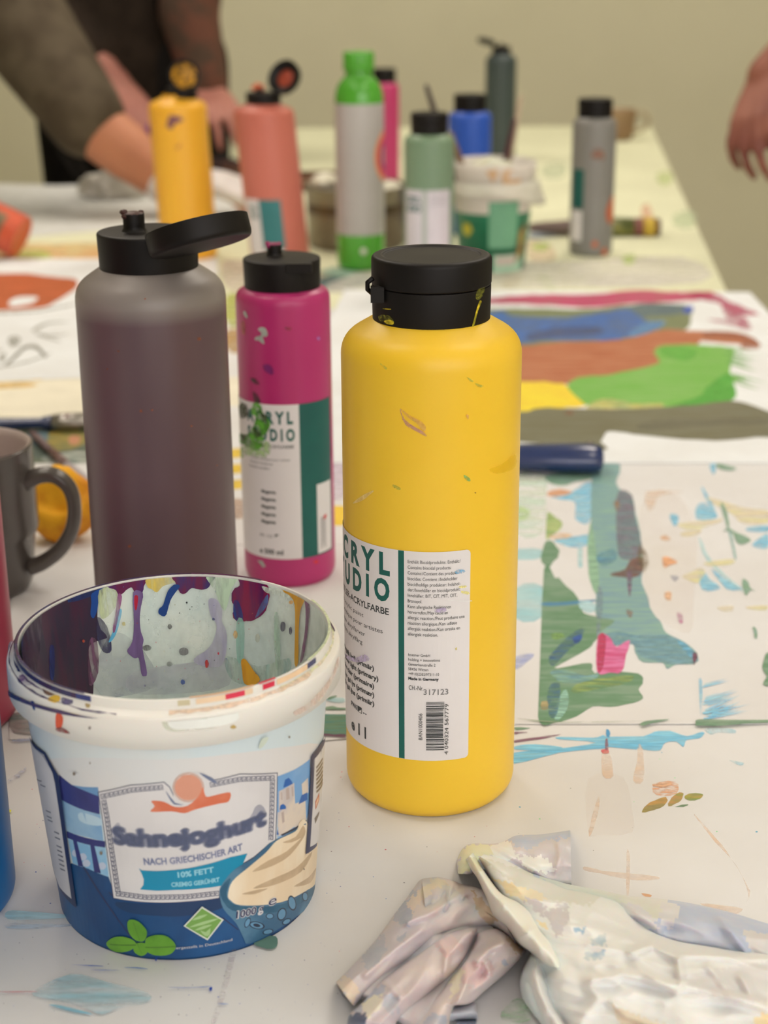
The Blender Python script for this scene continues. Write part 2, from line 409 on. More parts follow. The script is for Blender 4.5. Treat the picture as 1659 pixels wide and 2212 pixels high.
m1 = [(208, 920), (270, 970), (300, 970), (340, 1020), (390, 1060), (420, 1110), (440, 1180), (520, 1200), (630, 1215), (620, 1240), (580, 1280), (500, 1360), (480, 1390),
      (270, 1510), (400, 1490), (490, 1480), (495, 1520), (530, 1550), (640, 1535), (770, 1545), (800, 1590), (775, 1640), (800, 1690), (740, 1720), (600, 1745), (500, 1740),
      (400, 1800), (270, 1840), (185, 1840), (178, 1700)]
strokes(S, ZS, [
    (m1, GR2),
    ([(200, 1120), (330, 1115), (520, 1100), (520, 1110), (330, 1135), (215, 1140)], paint((70, 125, 155))),
    ([(410, 1120), (480, 1110), (515, 1140), (500, 1180), (440, 1170)], paint((180, 210, 210), None, (.8, .3))),
    ([(240, 1440), (360, 1320), (440, 1270), (430, 1330), (340, 1420), (260, 1500)], paint((60, 95, 130), (90, 125, 120), (.7, .5), 40, 70, (1, 5, 1))),
    ([(380, 1330), (430, 1310), (425, 1350), (395, 1365)], paint((40, 80, 150), None, (.8, .3))),
    ([(250, 1310), (300, 1300), (330, 1325), (270, 1340)], paint((130, 165, 90), None, (.7, .4))),
    ([(245, 1540), (330, 1520), (460, 1560), (540, 1530), (500, 1580), (330, 1600)], paint((140, 175, 150), (110, 150, 160), (.8, .4), 0, 60, (1, 6, 1))),
    ([(400, 1610), (560, 1570), (740, 1560), (700, 1600), (520, 1640), (380, 1660)], paint((150, 165, 90), (110, 145, 100), (.8, .4), -10, 60, (1, 6, 1))),
    ([(290, 1700), (340, 1640), (350, 1740), (300, 1820), (270, 1810)], paint((150, 190, 170), None, (.7, .4), 70, 60, (1, 6, 1))),
    ([(190, 1715), (230, 1710), (232, 1755), (192, 1758)], paint((175, 155, 110), None, (.7, .4))),
    ([(230, 1640), (300, 1600), (290, 1780), (240, 1800)], paint((80, 120, 135), None, (.5, .5), 70, 60, (1, 6, 1))),
    ([(470, 760), (490, 600), (500, 330), (560, 285), (655, 290), (660, 340), (640, 400), (670, 450), (735, 480), (750, 560), (770, 640), (785, 720), (790, 800), (800, 900), (790, 1000),
      (830, 1080), (840, 1150), (900, 1230), (940, 1300), (1040, 1350), (1120, 1420), (1120, 1470), (1080, 1490), (1000, 1490), (940, 1515), (920, 1480), (800, 1475), (750, 1420), (745, 1370),
      (700, 1345), (640, 1380), (560, 1330), (520, 1310), (630, 1230), (520, 1200), (520, 1080), (480, 960)], TL1),
    ([(470, 760), (490, 640), (530, 900), (530, 1060), (500, 1040), (475, 940)], paint((150, 185, 150), None, (.8, .3), 90, 50, (1, 6, 1))),
    ([(655, 450), (735, 480), (750, 600), (785, 740), (790, 820), (760, 860), (690, 860), (650, 820), (640, 600)], PUs),
    ([(600, 950), (690, 920), (720, 870), (790, 850), (800, 930), (740, 970), (650, 965)], paint((105, 65, 60), (120, 85, 75), (.8, .4), 0, 70)),
    ([(780, 770), (830, 850), (810, 940), (770, 880)], paint((120, 100, 70), None, (.45, .6), 0, 160)),
    ([(560, 1330), (640, 1290), (760, 1320), (900, 1310), (1000, 1340), (1120, 1430), (1110, 1480), (960, 1490), (880, 1470), (780, 1440), (740, 1370), (640, 1380)], paint((125, 160, 165), (110, 150, 165), (.6, .4), 40, 60, (1, 6, 1))),
    ([(1000, 1340), (1060, 1370), (1120, 1440), (1090, 1450), (1040, 1400)], paint((110, 170, 195), None, (.7, .4), 40, 60)),
    ([(1095, 1420), (1125, 1425), (1110, 1490), (1095, 1480)], paint((110, 60, 80), None, (.7, .4))),
    ([(520, 840), (620, 800), (640, 860), (560, 900)], TLb), ([(625, 520), (650, 505), (655, 560), (632, 560)], paint((160, 120, 90), None, (.7, .4))),
    ([(530, 1020), (560, 1100), (540, 1300), (520, 1280)], paint((135, 150, 160), None, (.4, .4), 90, 60, (1, 6, 1))),
    ([(705, 940), (730, 940), (725, 1080), (712, 1060)], paint((120, 95, 115), None, (.7, .4))),
    ([(700, 1160), (735, 1170), (730, 1210), (710, 1200)], paint((145, 125, 110), None, (.6, .4)))], C3, n=3, edge=1.2, seed=60)
strokes(S, ZS, [([(530, 1318), (600, 1325), (640, 1385), (720, 1345), (700, 1430), (670, 1535), (600, 1540), (525, 1535)], PIK),
    ([(535, 1320), (575, 1325), (560, 1500), (528, 1530)], paint((190, 45, 85), None, (.7, .4), 90, 70, (1, 6, 1))),
    ([(830, 470), (1000, 470), (1120, 700), (1100, 1100), (1080, 1300), (900, 1230), (840, 1150), (800, 1000), (800, 800), (770, 600)], paint((240, 214, 192), (232, 214, 200), (.2, .06), 0, 12, (1, 1, 1))),
    ([(820, 455), (1050, 460), (900, 480), (860, 560), (830, 560)], OR_),
    ([(960, 590), (1010, 600), (1000, 660), (975, 650)], CYN),
    ([(1120, 540), (1180, 530), (1240, 610), (1120, 625)], CYN), ([(1150, 440), (1170, 450), (1240, 590), (1225, 600)], CYN),
    ([(1190, 490), (1400, 550), (1546, 570), (1546, 640), (1400, 650), (1320, 580), (1220, 530)], YEs),
    ([(1010, 650), (1180, 630), (1280, 620), (1200, 660), (1060, 680)], YEs), ([(1030, 700), (1140, 680), (1130, 710), (1040, 725)], YEs),
    ([(1262, 535), (1285, 540), (1315, 640), (1320, 680), (1440, 740), (1400, 770), (1360, 760), (1330, 700), (1275, 690), (1300, 670)], GR1),
    ([(1310, 700), (1330, 710), (1355, 850), (1345, 850)], paint((150, 180, 170), None, (.8, .3))),
    ([(1430, 670), (1546, 660), (1546, 695), (1420, 690)], CYN), ([(1450, 780), (1500, 730), (1546, 710), (1546, 795)], CYN),
    ([(915, 850), (960, 850), (1005, 880), (960, 895), (925, 910)], paint((228, 160, 110), None, (.8, .4))),
    ([(900, 730), (940, 715), (965, 745), (930, 750)], ORs), ([(930, 1060), (965, 1060), (965, 1105), (935, 1100)], ORs), ([(960, 960), (1010, 965), (990, 995)], paint((170, 165, 170), None, (.5, .4))),
    ([(1140, 920), (1200, 980), (1260, 1035), (1150, 1045)], CYN), ([(1210, 920), (1290, 980), (1390, 1035), (1300, 1040)], CYN), ([(1130, 730), (1150, 750), (1200, 860), (1300, 960), (1390, 1040), (1370, 1040), (1180, 870)], CYs),
    ([(1030, 965), (1090, 940), (1140, 910), (1170, 940), (1130, 1000), (1080, 990)], YEs), ([(1170, 880), (1330, 860), (1330, 890), (1190, 900)], YEs),
    ([(1240, 1150), (1330, 1140), (1330, 1170), (1270, 1170)], YEs), ([(1420, 1145), (1540, 1140), (1530, 1165), (1430, 1160)], YEs),
    ([(1390, 985), (1420, 990), (1440, 1030), (1470, 1055), (1440, 1045), (1420, 1075), (1405, 1070)], GR1),
    ([(1455, 1270), (1475, 1280), (1480, 1330), (1465, 1330)], GR1), ([(1000, 1185), (1030, 1190), (1035, 1245), (1015, 1235)], paint((190, 120, 150), None, (.6, .4))),
    ([(1546, 1420), (1520, 1470), (1512, 1520), (1535, 1560), (1515, 1610), (1560, 1620), (1700, 1600), (1700, 1420)], GR2),
    ([(1240, 290), (1350, 315), (1330, 330), (1260, 320)], GR1), ([(1200, 290), (1235, 290), (1225, 350), (1210, 345)], CYN),
    ([(790, 255), (860, 240), (870, 262), (800, 268)], paint((170, 165, 140), None, (.7, .3)))], C3, n=3, edge=1.0, seed=120)
S_bl = paint((115, 180, 210), (145, 200, 218), (.85, .3), 0, 50, (1, 8, 1))
for k, (a_, b_, w_) in enumerate([((1142, 1560), (1150, 1820), 22), ((1150, 1625), (1330, 1580), 22), ((1150, 1720), (1410, 1640), 60), ((1155, 1800), (1450, 1740), 60), ((1180, 1790), (1400, 1690), 60)]):
    bristles(S, ZS, C3([a_])[0], C3([b_])[0], w_/2.77, w_/2.6, 3 if k < 2 else 7, S_bl, seed=k)
GRd = paint((95, 130, 100), (120, 145, 115), (.9, .2))
strokes(S, ZS, [([(780, 1850), (830, 1830), (960, 1822), (860, 1845), (800, 1860)], GRd), ([(1115, 1850), (1130, 1822), (1300, 1825), (1546, 1826), (1700, 1830), (1400, 1850), (1250, 1862), (1120, 1860)], GRd),
    ([(40, 1815), (200, 1830), (400, 1838), (900, 1830), (400, 1842), (190, 1838)], paint((140, 150, 120), None, (.6, .4)))], C3, edge=.3, seed=30)
CM = crop(660, 1480, 6.917)
TEA = paint((75, 125, 110), (95, 125, 95), (.95, .1), 0, 60, (1, 8, 1))
strokes(S, ZS, [([(-120, 470), (260, 470), (600, 470), (900, 480), (900, 700), (590, 780), (240, 770), (-120, 770)], TEA), ([(-120, 780), (250, 760), (420, 772), (590, 770), (590, 815), (480, 810), (250, 795), (-120, 820)], paint((110, 65, 85), None, (.9, .2))),
    ([(250, 375), (400, 345), (480, 370), (600, 380), (600, 400), (250, 400)], GRd), ([(265, 230), (560, 225), (580, 280), (440, 290), (330, 265)], CYs), ([(320, 250), (350, 215), (460, 190), (450, 215), (370, 250)], GRd)], CM, edge=.5, seed=33)
strokes(S, ZS, [([(30, 1545), (110, 1548), (110, 1585), (30, 1588)], paint((150, 135, 130), (110, 120, 115), (.8, .3)))], edge=.5)
tag(S.build('painted_sheet'), 'white sheet with masked teal and green strokes and a pink patch, right of yellow bottle', 'painting')
# blue strokes running from the sheet edge on the covering paper
B = MB()
BLK = paint((105, 180, 210), (135, 195, 215), (.9, .25), 0, 50, (1, 8, 1))
strokes(B, Z0+.0002, [([(300, 1915), (500, 1922), (560, 1905), (600, 1915), (800, 1910), (870, 1885), (960, 1880), (1060, 1910), (1150, 1885), (1165, 1900), (1130, 1925), (1060, 1935), (1040, 1975), (1000, 1945),
      (930, 1950), (900, 1995), (800, 1990), (780, 1955), (760, 1990), (600, 1975), (560, 1985), (300, 2010), (30, 2075), (30, 2010), (300, 1985), (520, 1950), (300, 1930)], BLK),
    ([(40, 1970), (160, 1960), (310, 1975), (300, 1998), (150, 1998), (40, 1990)], BLK),
    ([(35, 1935), (180, 1915), (310, 1900), (180, 1930), (35, 1950)], paint((125, 75, 95), None, (.8, .3))),
    ([(550, 1995), (590, 1990), (595, 2010), (560, 2015)], paint((200, 85, 90))), ([(580, 1870), (600, 1885), (598, 1920), (582, 1910)], paint((70, 140, 180))),
    ([(575, 1935), (590, 1930), (590, 1990), (572, 1990)], paint((150, 90, 100), None, (.7, .3))),
    ([(35, 1858), (130, 1862), (60, 1875), (35, 1872)], GRd), ([(36, 1885), (110, 1888), (60, 1895), (36, 1900)], paint((125, 75, 95), None, (.6, .3))),
    ([(1170, 1865), (1330, 1868), (1350, 1895), (1250, 1890), (1200, 1900)], BLs),
    ([(555, 2015), (600, 2015), (620, 2150), (560, 2150)], OR_), ([(770, 1960), (800, 2000), (800, 2180), (740, 2180), (765, 2060)], OR_),
    ([(860, 2195), (960, 2188), (950, 2212), (870, 2212)], ORs), ([(1310, 2055), (1400, 2070), (1380, 2085)], BLs)], C3, edge=.8, seed=44)
strokes(B, Z0+.0002, [([(525, 1775), (560, 1770), (580, 1785), (550, 1790)], paint((70, 100, 90))), ([(555, 1785), (612, 1780), (610, 1812), (580, 1815), (560, 1805)], paint((210, 60, 120))), ([(570, 1815), (600, 1815), (596, 1838), (580, 1835)], paint((50, 90, 170)))], C3, edge=.3)
B.bm.verts.ensure_lookup_table()
o_ = B.build('paint_streak'); tag(o_, 'long blue paint streak across the white paper just right of the yellow bottle base', 'paint streak')
# painting with horizontal colour bands
C1 = crop(1040, 600, 2.680)
ZB = Z0+0.0016
Q = sheet(pxz([(745, 628), (1620, 634), (1960, 1004), (640, 1004), (700, 720)]), ZB, PAPER2)
def band(pts, c1, c2, ang=0, a=None, sc=40, e=1.8, sd=1):
    strokes(Q, ZB, [(pts, paint(c1, c2, a, ang, sc, (1, 6, 1)))], C1, 4, e, sd)
band([(-300, 150), (20, 130), (200, 110), (400, 105), (650, 100), (900, 80), (1050, 85), (1150, 90), (1330, 90), (1330, 120), (1250, 135), (1100, 150), (900, 155), (640, 180), (400, 170), (200, 160), (20, 160), (-300, 175)], (190, 60, 105), (165, 80, 90), sd=3)
band([(1200, 100), (1330, 95), (1450, 150), (1600, 215), (1600, 225), (1500, 225), (1400, 200), (1380, 160), (1250, 130)], (185, 40, 90), (170, 60, 90), 30, (.8, .5), 60, 1.5)
band([(1400, 210), (1500, 220), (1560, 290), (1540, 310), (1430, 280), (1300, 250), (1420, 250)], (175, 55, 90), None, 20, (.6, .6), 60)
band([(-300, 200), (100, 190), (300, 185), (600, 190), (860, 165), (1000, 155), (1210, 175), (1210, 230), (1180, 310), (900, 400), (-300, 420)], (110, 115, 75), (120, 125, 95), sd=4)
band([(840, 190), (920, 160), (1050, 160), (1200, 175), (1150, 220), (1000, 230), (900, 240)], (80, 95, 105), (95, 110, 105))
band([(-300, 220), (20, 215), (130, 200), (180, 230), (500, 240), (740, 200), (850, 190), (960, 260), (1050, 260), (1000, 310), (860, 350), (700, 375), (400, 370), (200, 390), (20, 330), (-300, 340)], (60, 105, 175), (85, 100, 130), -4, (1, .2), 50, 2)
band([(950, 270), (1060, 260), (1030, 300), (900, 350), (860, 330)], (105, 145, 185), None, 0, (.8, .4))
band([(260, 340), (420, 300), (640, 290), (700, 330), (500, 350), (300, 370)], (90, 85, 95), (80, 95, 140), -6, (.7, .6), 60)
band([(1170, 190), (1215, 170), (1220, 205), (1180, 215)], (50, 80, 170), None)
band([(-300, 420), (240, 405), (400, 385), (720, 375), (880, 355), (1040, 310), (1200, 315), (1400, 320), (1500, 330), (1600, 380), (1600, 410), (1530, 400), (1280, 375), (1250, 395), (1000, 520), (560, 620), (-300, 640)], (180, 112, 78), (165, 88, 55), 0, None, 25, 1.5)
band([(1300, 320), (1500, 330), (1610, 385), (1590, 425), (1500, 415), (1500, 370), (1300, 360)], (165, 100, 75), None, 20, (.6, .6), 60)
band([(-300, 640), (230, 615), (440, 620), (520, 650), (620, 745), (450, 765), (330, 770), (220, 790), (-300, 800)], (235, 205, 40), (228, 188, 45), 10, None, 40, 2)
band([(500, 640), (560, 590), (740, 570), (1000, 515), (1030, 490), (1000, 450), (1030, 405), (1200, 395), (1300, 400), (1420, 410), (1460, 430), (1440, 560), (1520, 600), (1450, 620), (1470, 710), (1300, 745), (1050, 765), (700, 755), (600, 740)], (125, 172, 85), (105, 165, 62), 0, None, 30, 1.8)
band([(1270, 690), (1300, 650), (1430, 560), (1470, 700), (1380, 735), (1100, 760), (1150, 735)], (75, 165, 55), (95, 170, 65), 0, (.8, .4), 40)
band([(1030, 410), (1150, 400), (1250, 440), (1200, 490), (1100, 480), (1050, 460)], (95, 175, 60), (120, 180, 80), 0, (.8, .4), 40)
for k, (a_, b_) in enumerate([((1400, 430), (1659, 480)), ((1420, 480), (1620, 540)), ((1440, 580), (1659, 650))]):
    bristles(Q, ZB, C1([a_])[0], C1([b_])[0], 18, 22, 5, paint((115, 170, 85), None, (.9, .3)), seed=k+9)
band([(620, 745), (700, 715), (800, 720), (850, 735), (930, 740), (1050, 740), (1000, 765), (640, 775)], (215, 195, 110), (170, 180, 120), 0, (.8, .4), 60)
band([(-300, 780), (220, 790), (330, 765), (600, 770), (900, 770), (1250, 745), (1480, 725), (1700, 800), (1900, 860), (1900, 1000), (1659, 935), (1350, 955), (1000, 930), (800, 905), (730, 905), (690, 960), (700, 1010), (200, 960), (-300, 960)], (104, 98, 72), (112, 108, 86), 0, None, 25, 1.5)
band([(900, 870), (1000, 840), (1300, 830), (1650, 830), (1640, 860), (1300, 870), (960, 895)], (125, 118, 98), None, 10, (.3, .5), 90)
band([(500, 785), (530, 790), (520, 805), (480, 800)], (150, 95, 70), None, 0, (.7, .4))
tag(Q.build('banded_painting'), 'sheet painted in bands of magenta, blue, brown, green, yellow and grey, behind the yellow bottle', 'painting')
# sheets at the left: fish drawing, cream sheet, painted scrap
A = sheet(pxz([(-260, 562), (470, 560), (470, 820), (180, 818), (-260, 834)]), Z0+.0011, PAPER2)
CLf = crop(0, 380, 4.253)
CH1 = paint((130, 125, 110), (175, 168, 155), (.6, .5), 10, 80)
strokes(A, Z0+.0011, [
    ([(-500, 900), (0, 905), (250, 905), (480, 935), (700, 960), (700, 1040), (600, 1110), (500, 1170), (380, 1220), (0, 1245), (-500, 1240)], paint((190, 95, 55), (170, 85, 45), None, 0, 20, (1, 6, 1))),
    ([(75, 1190), (130, 1130), (260, 1115), (350, 1125), (300, 1175), (150, 1210)], PAPER2),
    ([(-300, 1265), (0, 1260), (350, 1240), (690, 1180), (690, 1195), (350, 1258), (0, 1280), (-300, 1280)], CH1),
    ([(80, 1500), (130, 1480), (190, 1500), (170, 1560), (110, 1580), (75, 1540)], CH1),
    ([(50, 1730), (150, 1640), (210, 1580), (290, 1560), (360, 1580), (430, 1660), (410, 1680), (340, 1610), (280, 1590), (220, 1610), (160, 1670), (70, 1745)], paint((135, 130, 118), None, (.85, .2))),
    ([(300, 1420), (450, 1350), (660, 1350), (450, 1370), (320, 1440)], CH1), ([(330, 1450), (450, 1470), (640, 1460), (450, 1490), (340, 1475)], CH1), ([(360, 1480), (480, 1500), (570, 1540), (450, 1510)], CH1),
    ([(-200, 1600), (0, 1600), (0, 1620), (-200, 1620)], CH1), ([(0, 1760), (250, 1710), (450, 1640), (460, 1645), (260, 1725), (0, 1775)], CH1), ([(0, 1660), (60, 1640), (40, 1700), (0, 1720)], CH1)], CLf, edge=.5)
tag(A.build('fish_drawing'), 'white sheet with an orange-brown painted shape and charcoal lines, left of the purple bottle', 'drawing')
A = sheet(pxz([(-260, 820), (560, 815), (500, 905), (-260, 905)]), Z0+.0005, mat('cream_paper', (226, 213, 188), 0.75, 0.25))
strokes(A, Z0+.0005, [([(-200, 835), (0, 828), (60, 826), (60, 838), (-200, 848)], paint((230, 190, 120), None, (.8, .3))), ([(62, 812), (92, 812), (92, 822), (62, 822)], paint((235, 185, 90)))], edge=.5)
tag(A.build('cream_sheet'), 'plain cream paper sheet lying left of the purple bottle above the blue brush', 'paper')
A = sheet(pxz([(-260, 903), (560, 905), (500, 1002), (-260, 1002)]), Z0+.0009, mat('painted_dark_paper', (75, 85, 75), 0.6, 0.4, (115, 115, 75), 18))
strokes(A, Z0+.0009, [([(90, 945), (150, 930), (190, 950), (150, 975), (100, 970)], paint((150, 125, 50), (115, 110, 60))), ([(150, 945), (172, 945), (170, 960), (152, 962)], paint((185, 125, 90))),
    ([(100, 985), (190, 978), (190, 1002), (100, 1002)], paint((190, 185, 170), (110, 130, 120), (.8, .3))), ([(60, 940), (100, 932), (100, 960), (70, 965)], paint((90, 110, 115)))], edge=1)
tag(A.build('dark_painted_sheet'), 'sheet covered in dark green and ochre paint under the blue brush at the left', 'painting')
# marks on the far paper
FY = far
def fm(pts, c, a=(.7, .4), c2=None): strokes(FY, Z0-.0002, [(pts, paint(c, c2, a, 0, 30))], None, 3, 1)
FY.layer = 15
fm([(0, 530), (120, 526), (240, 528), (240, 560), (100, 556), (0, 562)], (222, 165, 110), (.75, .3), (225, 200, 140))
fm([(20, 545), (90, 540), (110, 556), (40, 562)], (195, 205, 110))
fm([(-200, 405), (120, 400), (330, 402), (520, 430), (520, 470), (-200, 520)], (222, 216, 206), (.9, .1))
fm([(490, 560), (640, 580), (700, 600), (560, 640), (490, 620)], (225, 205, 185))
fm([(700, 598), (790, 592), (800, 612), (720, 628), (690, 620)], (90, 115, 115), (.9, .1)); fm([(690, 590), (740, 575), (790, 590), (760, 600)], (165, 195, 175))
fm([(1085, 600), (1105, 588), (1130, 590), (1118, 615), (1090, 625)], (185, 165, 60), (.95, .1)); fm([(1160, 600), (1180, 590), (1200, 615), (1185, 625)], (205, 215, 130))
fm([(1140, 520), (1190, 530), (1200, 560), (1150, 570)], (225, 200, 165)); fm([(1150, 530), (1185, 525), (1180, 540), (1155, 540)], (190, 205, 110))
fm([(1455, 465), (1500, 455), (1500, 490), (1460, 490)], (188, 200, 160), (.35, .2)); fm([(1420, 375), (1450, 372), (1450, 395), (1425, 398)], (200, 208, 140), (.5, .3))
fm([(1385, 450), (1400, 440), (1410, 470), (1392, 480)], (225, 160, 130), (.5, .4)); fm([(1170, 360), (1220, 350), (1220, 380), (1180, 385)], (190, 195, 165), (.35, .2))
fm([(1270, 600), (1450, 592), (1500, 612), (1300, 620)], (228, 216, 200), (.5, .2)); fm([(860, 570), (1200, 565), (1470, 555), (1515, 610), (1100, 625), (700, 632)], (226, 215, 200), (.6, .2))
fm([(1180, 480), (1240, 505), (1140, 515)], (190, 200, 215), (.6, .3)); fm([(1345, 555), (1370, 550), (1368, 568), (1350, 570)], (190, 205, 120))
fm([(488, 640), (520, 640), (520, 700), (490, 700)], (180, 180, 90)); fm([(488, 715), (520, 715), (525, 760), (490, 755)], (185, 140, 70))
tag(FY.build('far_table_paper'), 'paint-stained paper with yellowish reflected tint covering the far end of the long table', 'paper')
# extra stripes between the purple and magenta bottles, and right of the magenta bottle
X = sheet(pxz([(440, 880), (860, 880), (880, 1180), (420, 1180)]), Z0+.0012, PAPER)
strokes(X, Z0+.0012, [([(490, 975+k*34), (540, 972+k*34), (540, 988+k*34), (490, 992+k*34)], paint((230, 190, 60), None, (.85, .2))) for k in range(3)] +
    [([(495, 1085), (530, 1085), (530, 1120), (495, 1120)], paint((190, 160, 140), None, (.8, .3))), ([(705, 880), (760, 880), (760, 930), (705, 930)], paint((130, 125, 110))),
     ([(700, 1100), (760, 1100), (760, 1135), (700, 1135)], paint((235, 190, 60))), ([(700, 960), (760, 990), (740, 1080), (700, 1060)], paint((215, 195, 205), None, (.6, .3)))], edge=.6)
tag(X.build('striped_scrap'), 'small white scrap with yellow stripes standing out behind the magenta bottle', 'painting')
# ------------------------------------------------------------------ paint bottles
CAPM = mat('black_cap_plastic', (17, 12, 11), 0.5, 0.26, (15, 11, 10), 20)
INK = mat('label_ink', (45, 48, 48), 0.5); TEAL = mat('label_teal', (22, 88, 78), 0.45, 0.4, (22, 82, 74)); LAB = mat('label_white', (215, 204, 198), 0.45, 0.4, (211, 200, 194), 20)
INKG = mat('label_grey_ink', (120, 115, 112), 0.5)
def smooth_prof(pts, n=5):
    """pts: (r,z,fillet) polyline with fillets"""
    out = []
    for i, p in enumerate(pts):
        f = p[2] if len(p) > 2 else 0
        P = Vector(p[:2])
        if f and 0 < i < len(pts)-1:
            a = Vector(pts[i-1][:2]); b = Vector(pts[i+1][:2])
            A = P+(a-P).normalized()*min(f, (a-P).length*.49); B = P+(b-P).normalized()*min(f, (b-P).length*.49)
            for k in range(n+1):
                t = k/n; out.append(tuple(A*(1-t)**2+P*2*t*(1-t)+B*t*t))
        else: out.append(tuple(P))
    return out
def cap_parts(t, R, z0, z1, zl, lidm=None, nozzle=None, nozcol=None, oR=None, capm=CAPM, lid=True, insidecol=None, holes=False):
    """collar from z0 to z1; closed lid to zl, or open lid placed by matrix lidm"""
    m = MB()
    if lidm is None and lid:
        m.lathe(smooth_prof([(0, z0), (R*.99, z0, .0006), (R, z1-.0003, .0004), (R*.97, z1-.0003), (R*.9, z1)]), capm, 72)
    else:
        m.lathe(smooth_prof([(0, z0), (R*.98, z0, .0006), (R, z1, .0012), (R*.9, z1+.0004), (0, z1+.0006)]), capm, 72)
    c = m.build('cap', t, sharp=40)
    if lidm is None and lid:
        m = MB(); h = zl-z1
        m.lathe(smooth_prof([(0, z1), (R*.985, z1), (R*1.005, z1+.0005, .0004), (R*1.005, zl, .0022), (R*.84, zl+.0002, .0005), (R*.80, zl-.0006, .0004), (R*.4, zl-.0004), (0, zl-.0003)]), capm, 72)
        l = m.build('lid', c, sharp=50)
    elif lidm is not None:
        m = MB(); h = zl
        # shallow cup, opening up +z, outer face at z=0
        m.lathe(smooth_prof([(0, 0), (R*.95, 0, .002), (R, .002, .002), (R, h, .0005), (R*.93, h, .0004), (R*.93, .003), (R*.3, .0025), (R*.22, .0026), (R*.2, .006), (R*.12, .006), (0, .004)]), capm, 64, lidm)
        if insidecol:
            m.lathe([(0, .0064), (R*.45, .0058), (R*.6, .004), (R*.8, .0032)], insidecol, 24, lidm)
        # hinge strap
        l = m.build('lid', c, sharp=45)
    if nozzle:
        m = MB(); nr, nh, ox, oy = nozzle
        T = Matrix.Translation((ox, oy, 0))
        m.lathe(smooth_prof([(nr*1.25, z1), (nr, z1+nh*.2, .001), (nr, z1+nh, .0004), (nr*.7, z1+nh), (nr*.65, z1+nh*.6), (0, z1+nh*.6)]), capm, 28, T)
        if nozcol:
            r = random.Random(4)
            V = []
            m.ball((ox, oy, z1+nh*.97), nr*1.02, nozcol, (1, 1, .22), 12)
            for k in range(5): m.ball((ox+r.uniform(-1, 1)*nr, oy+r.uniform(-1, 1)*nr*.6, z1+nh*r.uniform(.8, 1.08)), nr*r.uniform(.25, .45), nozcol, (1, 1, .7), 8)
        m.build('nozzle', c, sharp=40)
    return c
def cyl(R, cx=0, cy=0):
    return lambda s_, h, e: Vector((cx+(R+e*1.0)*math.sin(s_/R), cy-(R+e)*math.cos(s_/R), h))
def bottle(name, label, cat, x, y, R, hs, hn, Rc, bodym, group=None, taper=0.0, lean=0.0, top_fil=.006, sharp=60, belly=0.0):
    """hs: shoulder height, hn: neck height where cap starts"""
    t = thing(name, label, cat, (x, y, TZ), group)
    m = MB(); n = 10
    pr = [(0, .0012), (R*.86, .0012), (R*.9, 0, .001), (R, .0045, .004)]
    for k in range(1, n): 
        z = .006+(hs-.012)*k/n
        pr.append((R*(1-taper*k/n+belly*math.sin(math.pi*k/n)), z))
    pr += [(R*(1-taper), hs, top_fil), (Rc*1.0, hn, .0015), (Rc*.9, hn+.0005), (Rc*.9, hn+.004)]
    m.lathe(smooth_prof(pr, 7), bodym, 96)
    for v in m.bm.verts: v.co.x += lean*v.co.z
    m.build('body', t)
    return t
LG = 'paint bottles'
# --- the big yellow bottle
YB = mat('yellow_plastic', (227, 179, 42), 0.38, 0.4, (229, 182, 48), 14, sss=.05)
YX, YY, YR = onz(929, 1686).x, .679, .0400
t = bottle('paint_bottle', 'large yellow acrylic paint bottle with closed black flip cap, in front centre', 'bottle', YX, YY, YR, .2180, .2262, .0258, YB, LG, .01, top_fil=.0075)
yb = t
capo = cap_parts(t, .0258, .2252, .2412, .2536)
cc = cyl(.0258)
m = MB(); m.box(-.0262, -.0205, -.0170, -.0120, .236, .2425, CAPM); 
m.tube([(-.0255, -.009, .2385), (-.0275, -.010, .2405), (-.0275, -.011, .2435), (-.0252, -.0115, .2455)], .0011, CAPM, 8)
m.build('hinge', capo)
def inv(px, py, cx, cy, R, h=False):
    a, z = cone_hit(px, py, cx, cy, R, 0); return (a*R, z)
m = MB(); yc = lambda pts: [inv(p[0], p[1], YX, YY, .0258) for p in pts]
Z5 = crop(700, 500, 3.252)
YD = paint((225, 195, 40), (150, 140, 30), (.8, .3), 0, 300, (1, 1, 1)); YDd = paint((120, 115, 35), None, (.45, .4), 0, 400, (1, 1, 1))
for pts, mt in [([(385, 590), (440, 585), (480, 610), (490, 640), (480, 657), (430, 640), (390, 625)], YDd), ([(420, 630), (460, 620), (490, 635), (480, 655), (440, 648)], YD), ([(415, 540), (465, 543), (465, 549), (420, 546)], YD),
      ([(1090, 490), (1105, 495), (1080, 560), (1052, 665), (1040, 665), (1065, 570)], YD), ([(1070, 430), (1095, 390), (1125, 370), (1120, 440), (1085, 480), (1065, 470)], YDd)]:
    m.patch(jag(spline(yc(Z5(pts)), 3), .0001), cc, mt, .002)
absorb(m, capo)
yl = MB(); yc = lambda pts: [inv(p[0], p[1], YX, YY, YR) for p in pts]; fy = cyl(YR)
def rrect(x0, x1, y0, y1, r):
    o = []
    for cx_, cy_, a in ((x1-r, y1-r, 0), (x0+r, y1-r, 90), (x0+r, y0+r, 180), (x1-r, y0+r, 270)):
        for k in range(5): o.append((cx_+r*math.cos(math.radians(a+k*22.5)), cy_+r*math.sin(math.radians(a+k*22.5))))
    return o
mm = .001
yl.patch(rrect(-98*mm, 16.6*mm, 31.2*mm, 132*mm, 2*mm), fy, LAB, .002)
yl.patch([(-15.6*mm, 31.3*mm), (-12.9*mm, 31.3*mm), (-12.9*mm, 131.9*mm), (-15.6*mm, 131.9*mm)], fy, TEAL, .002)
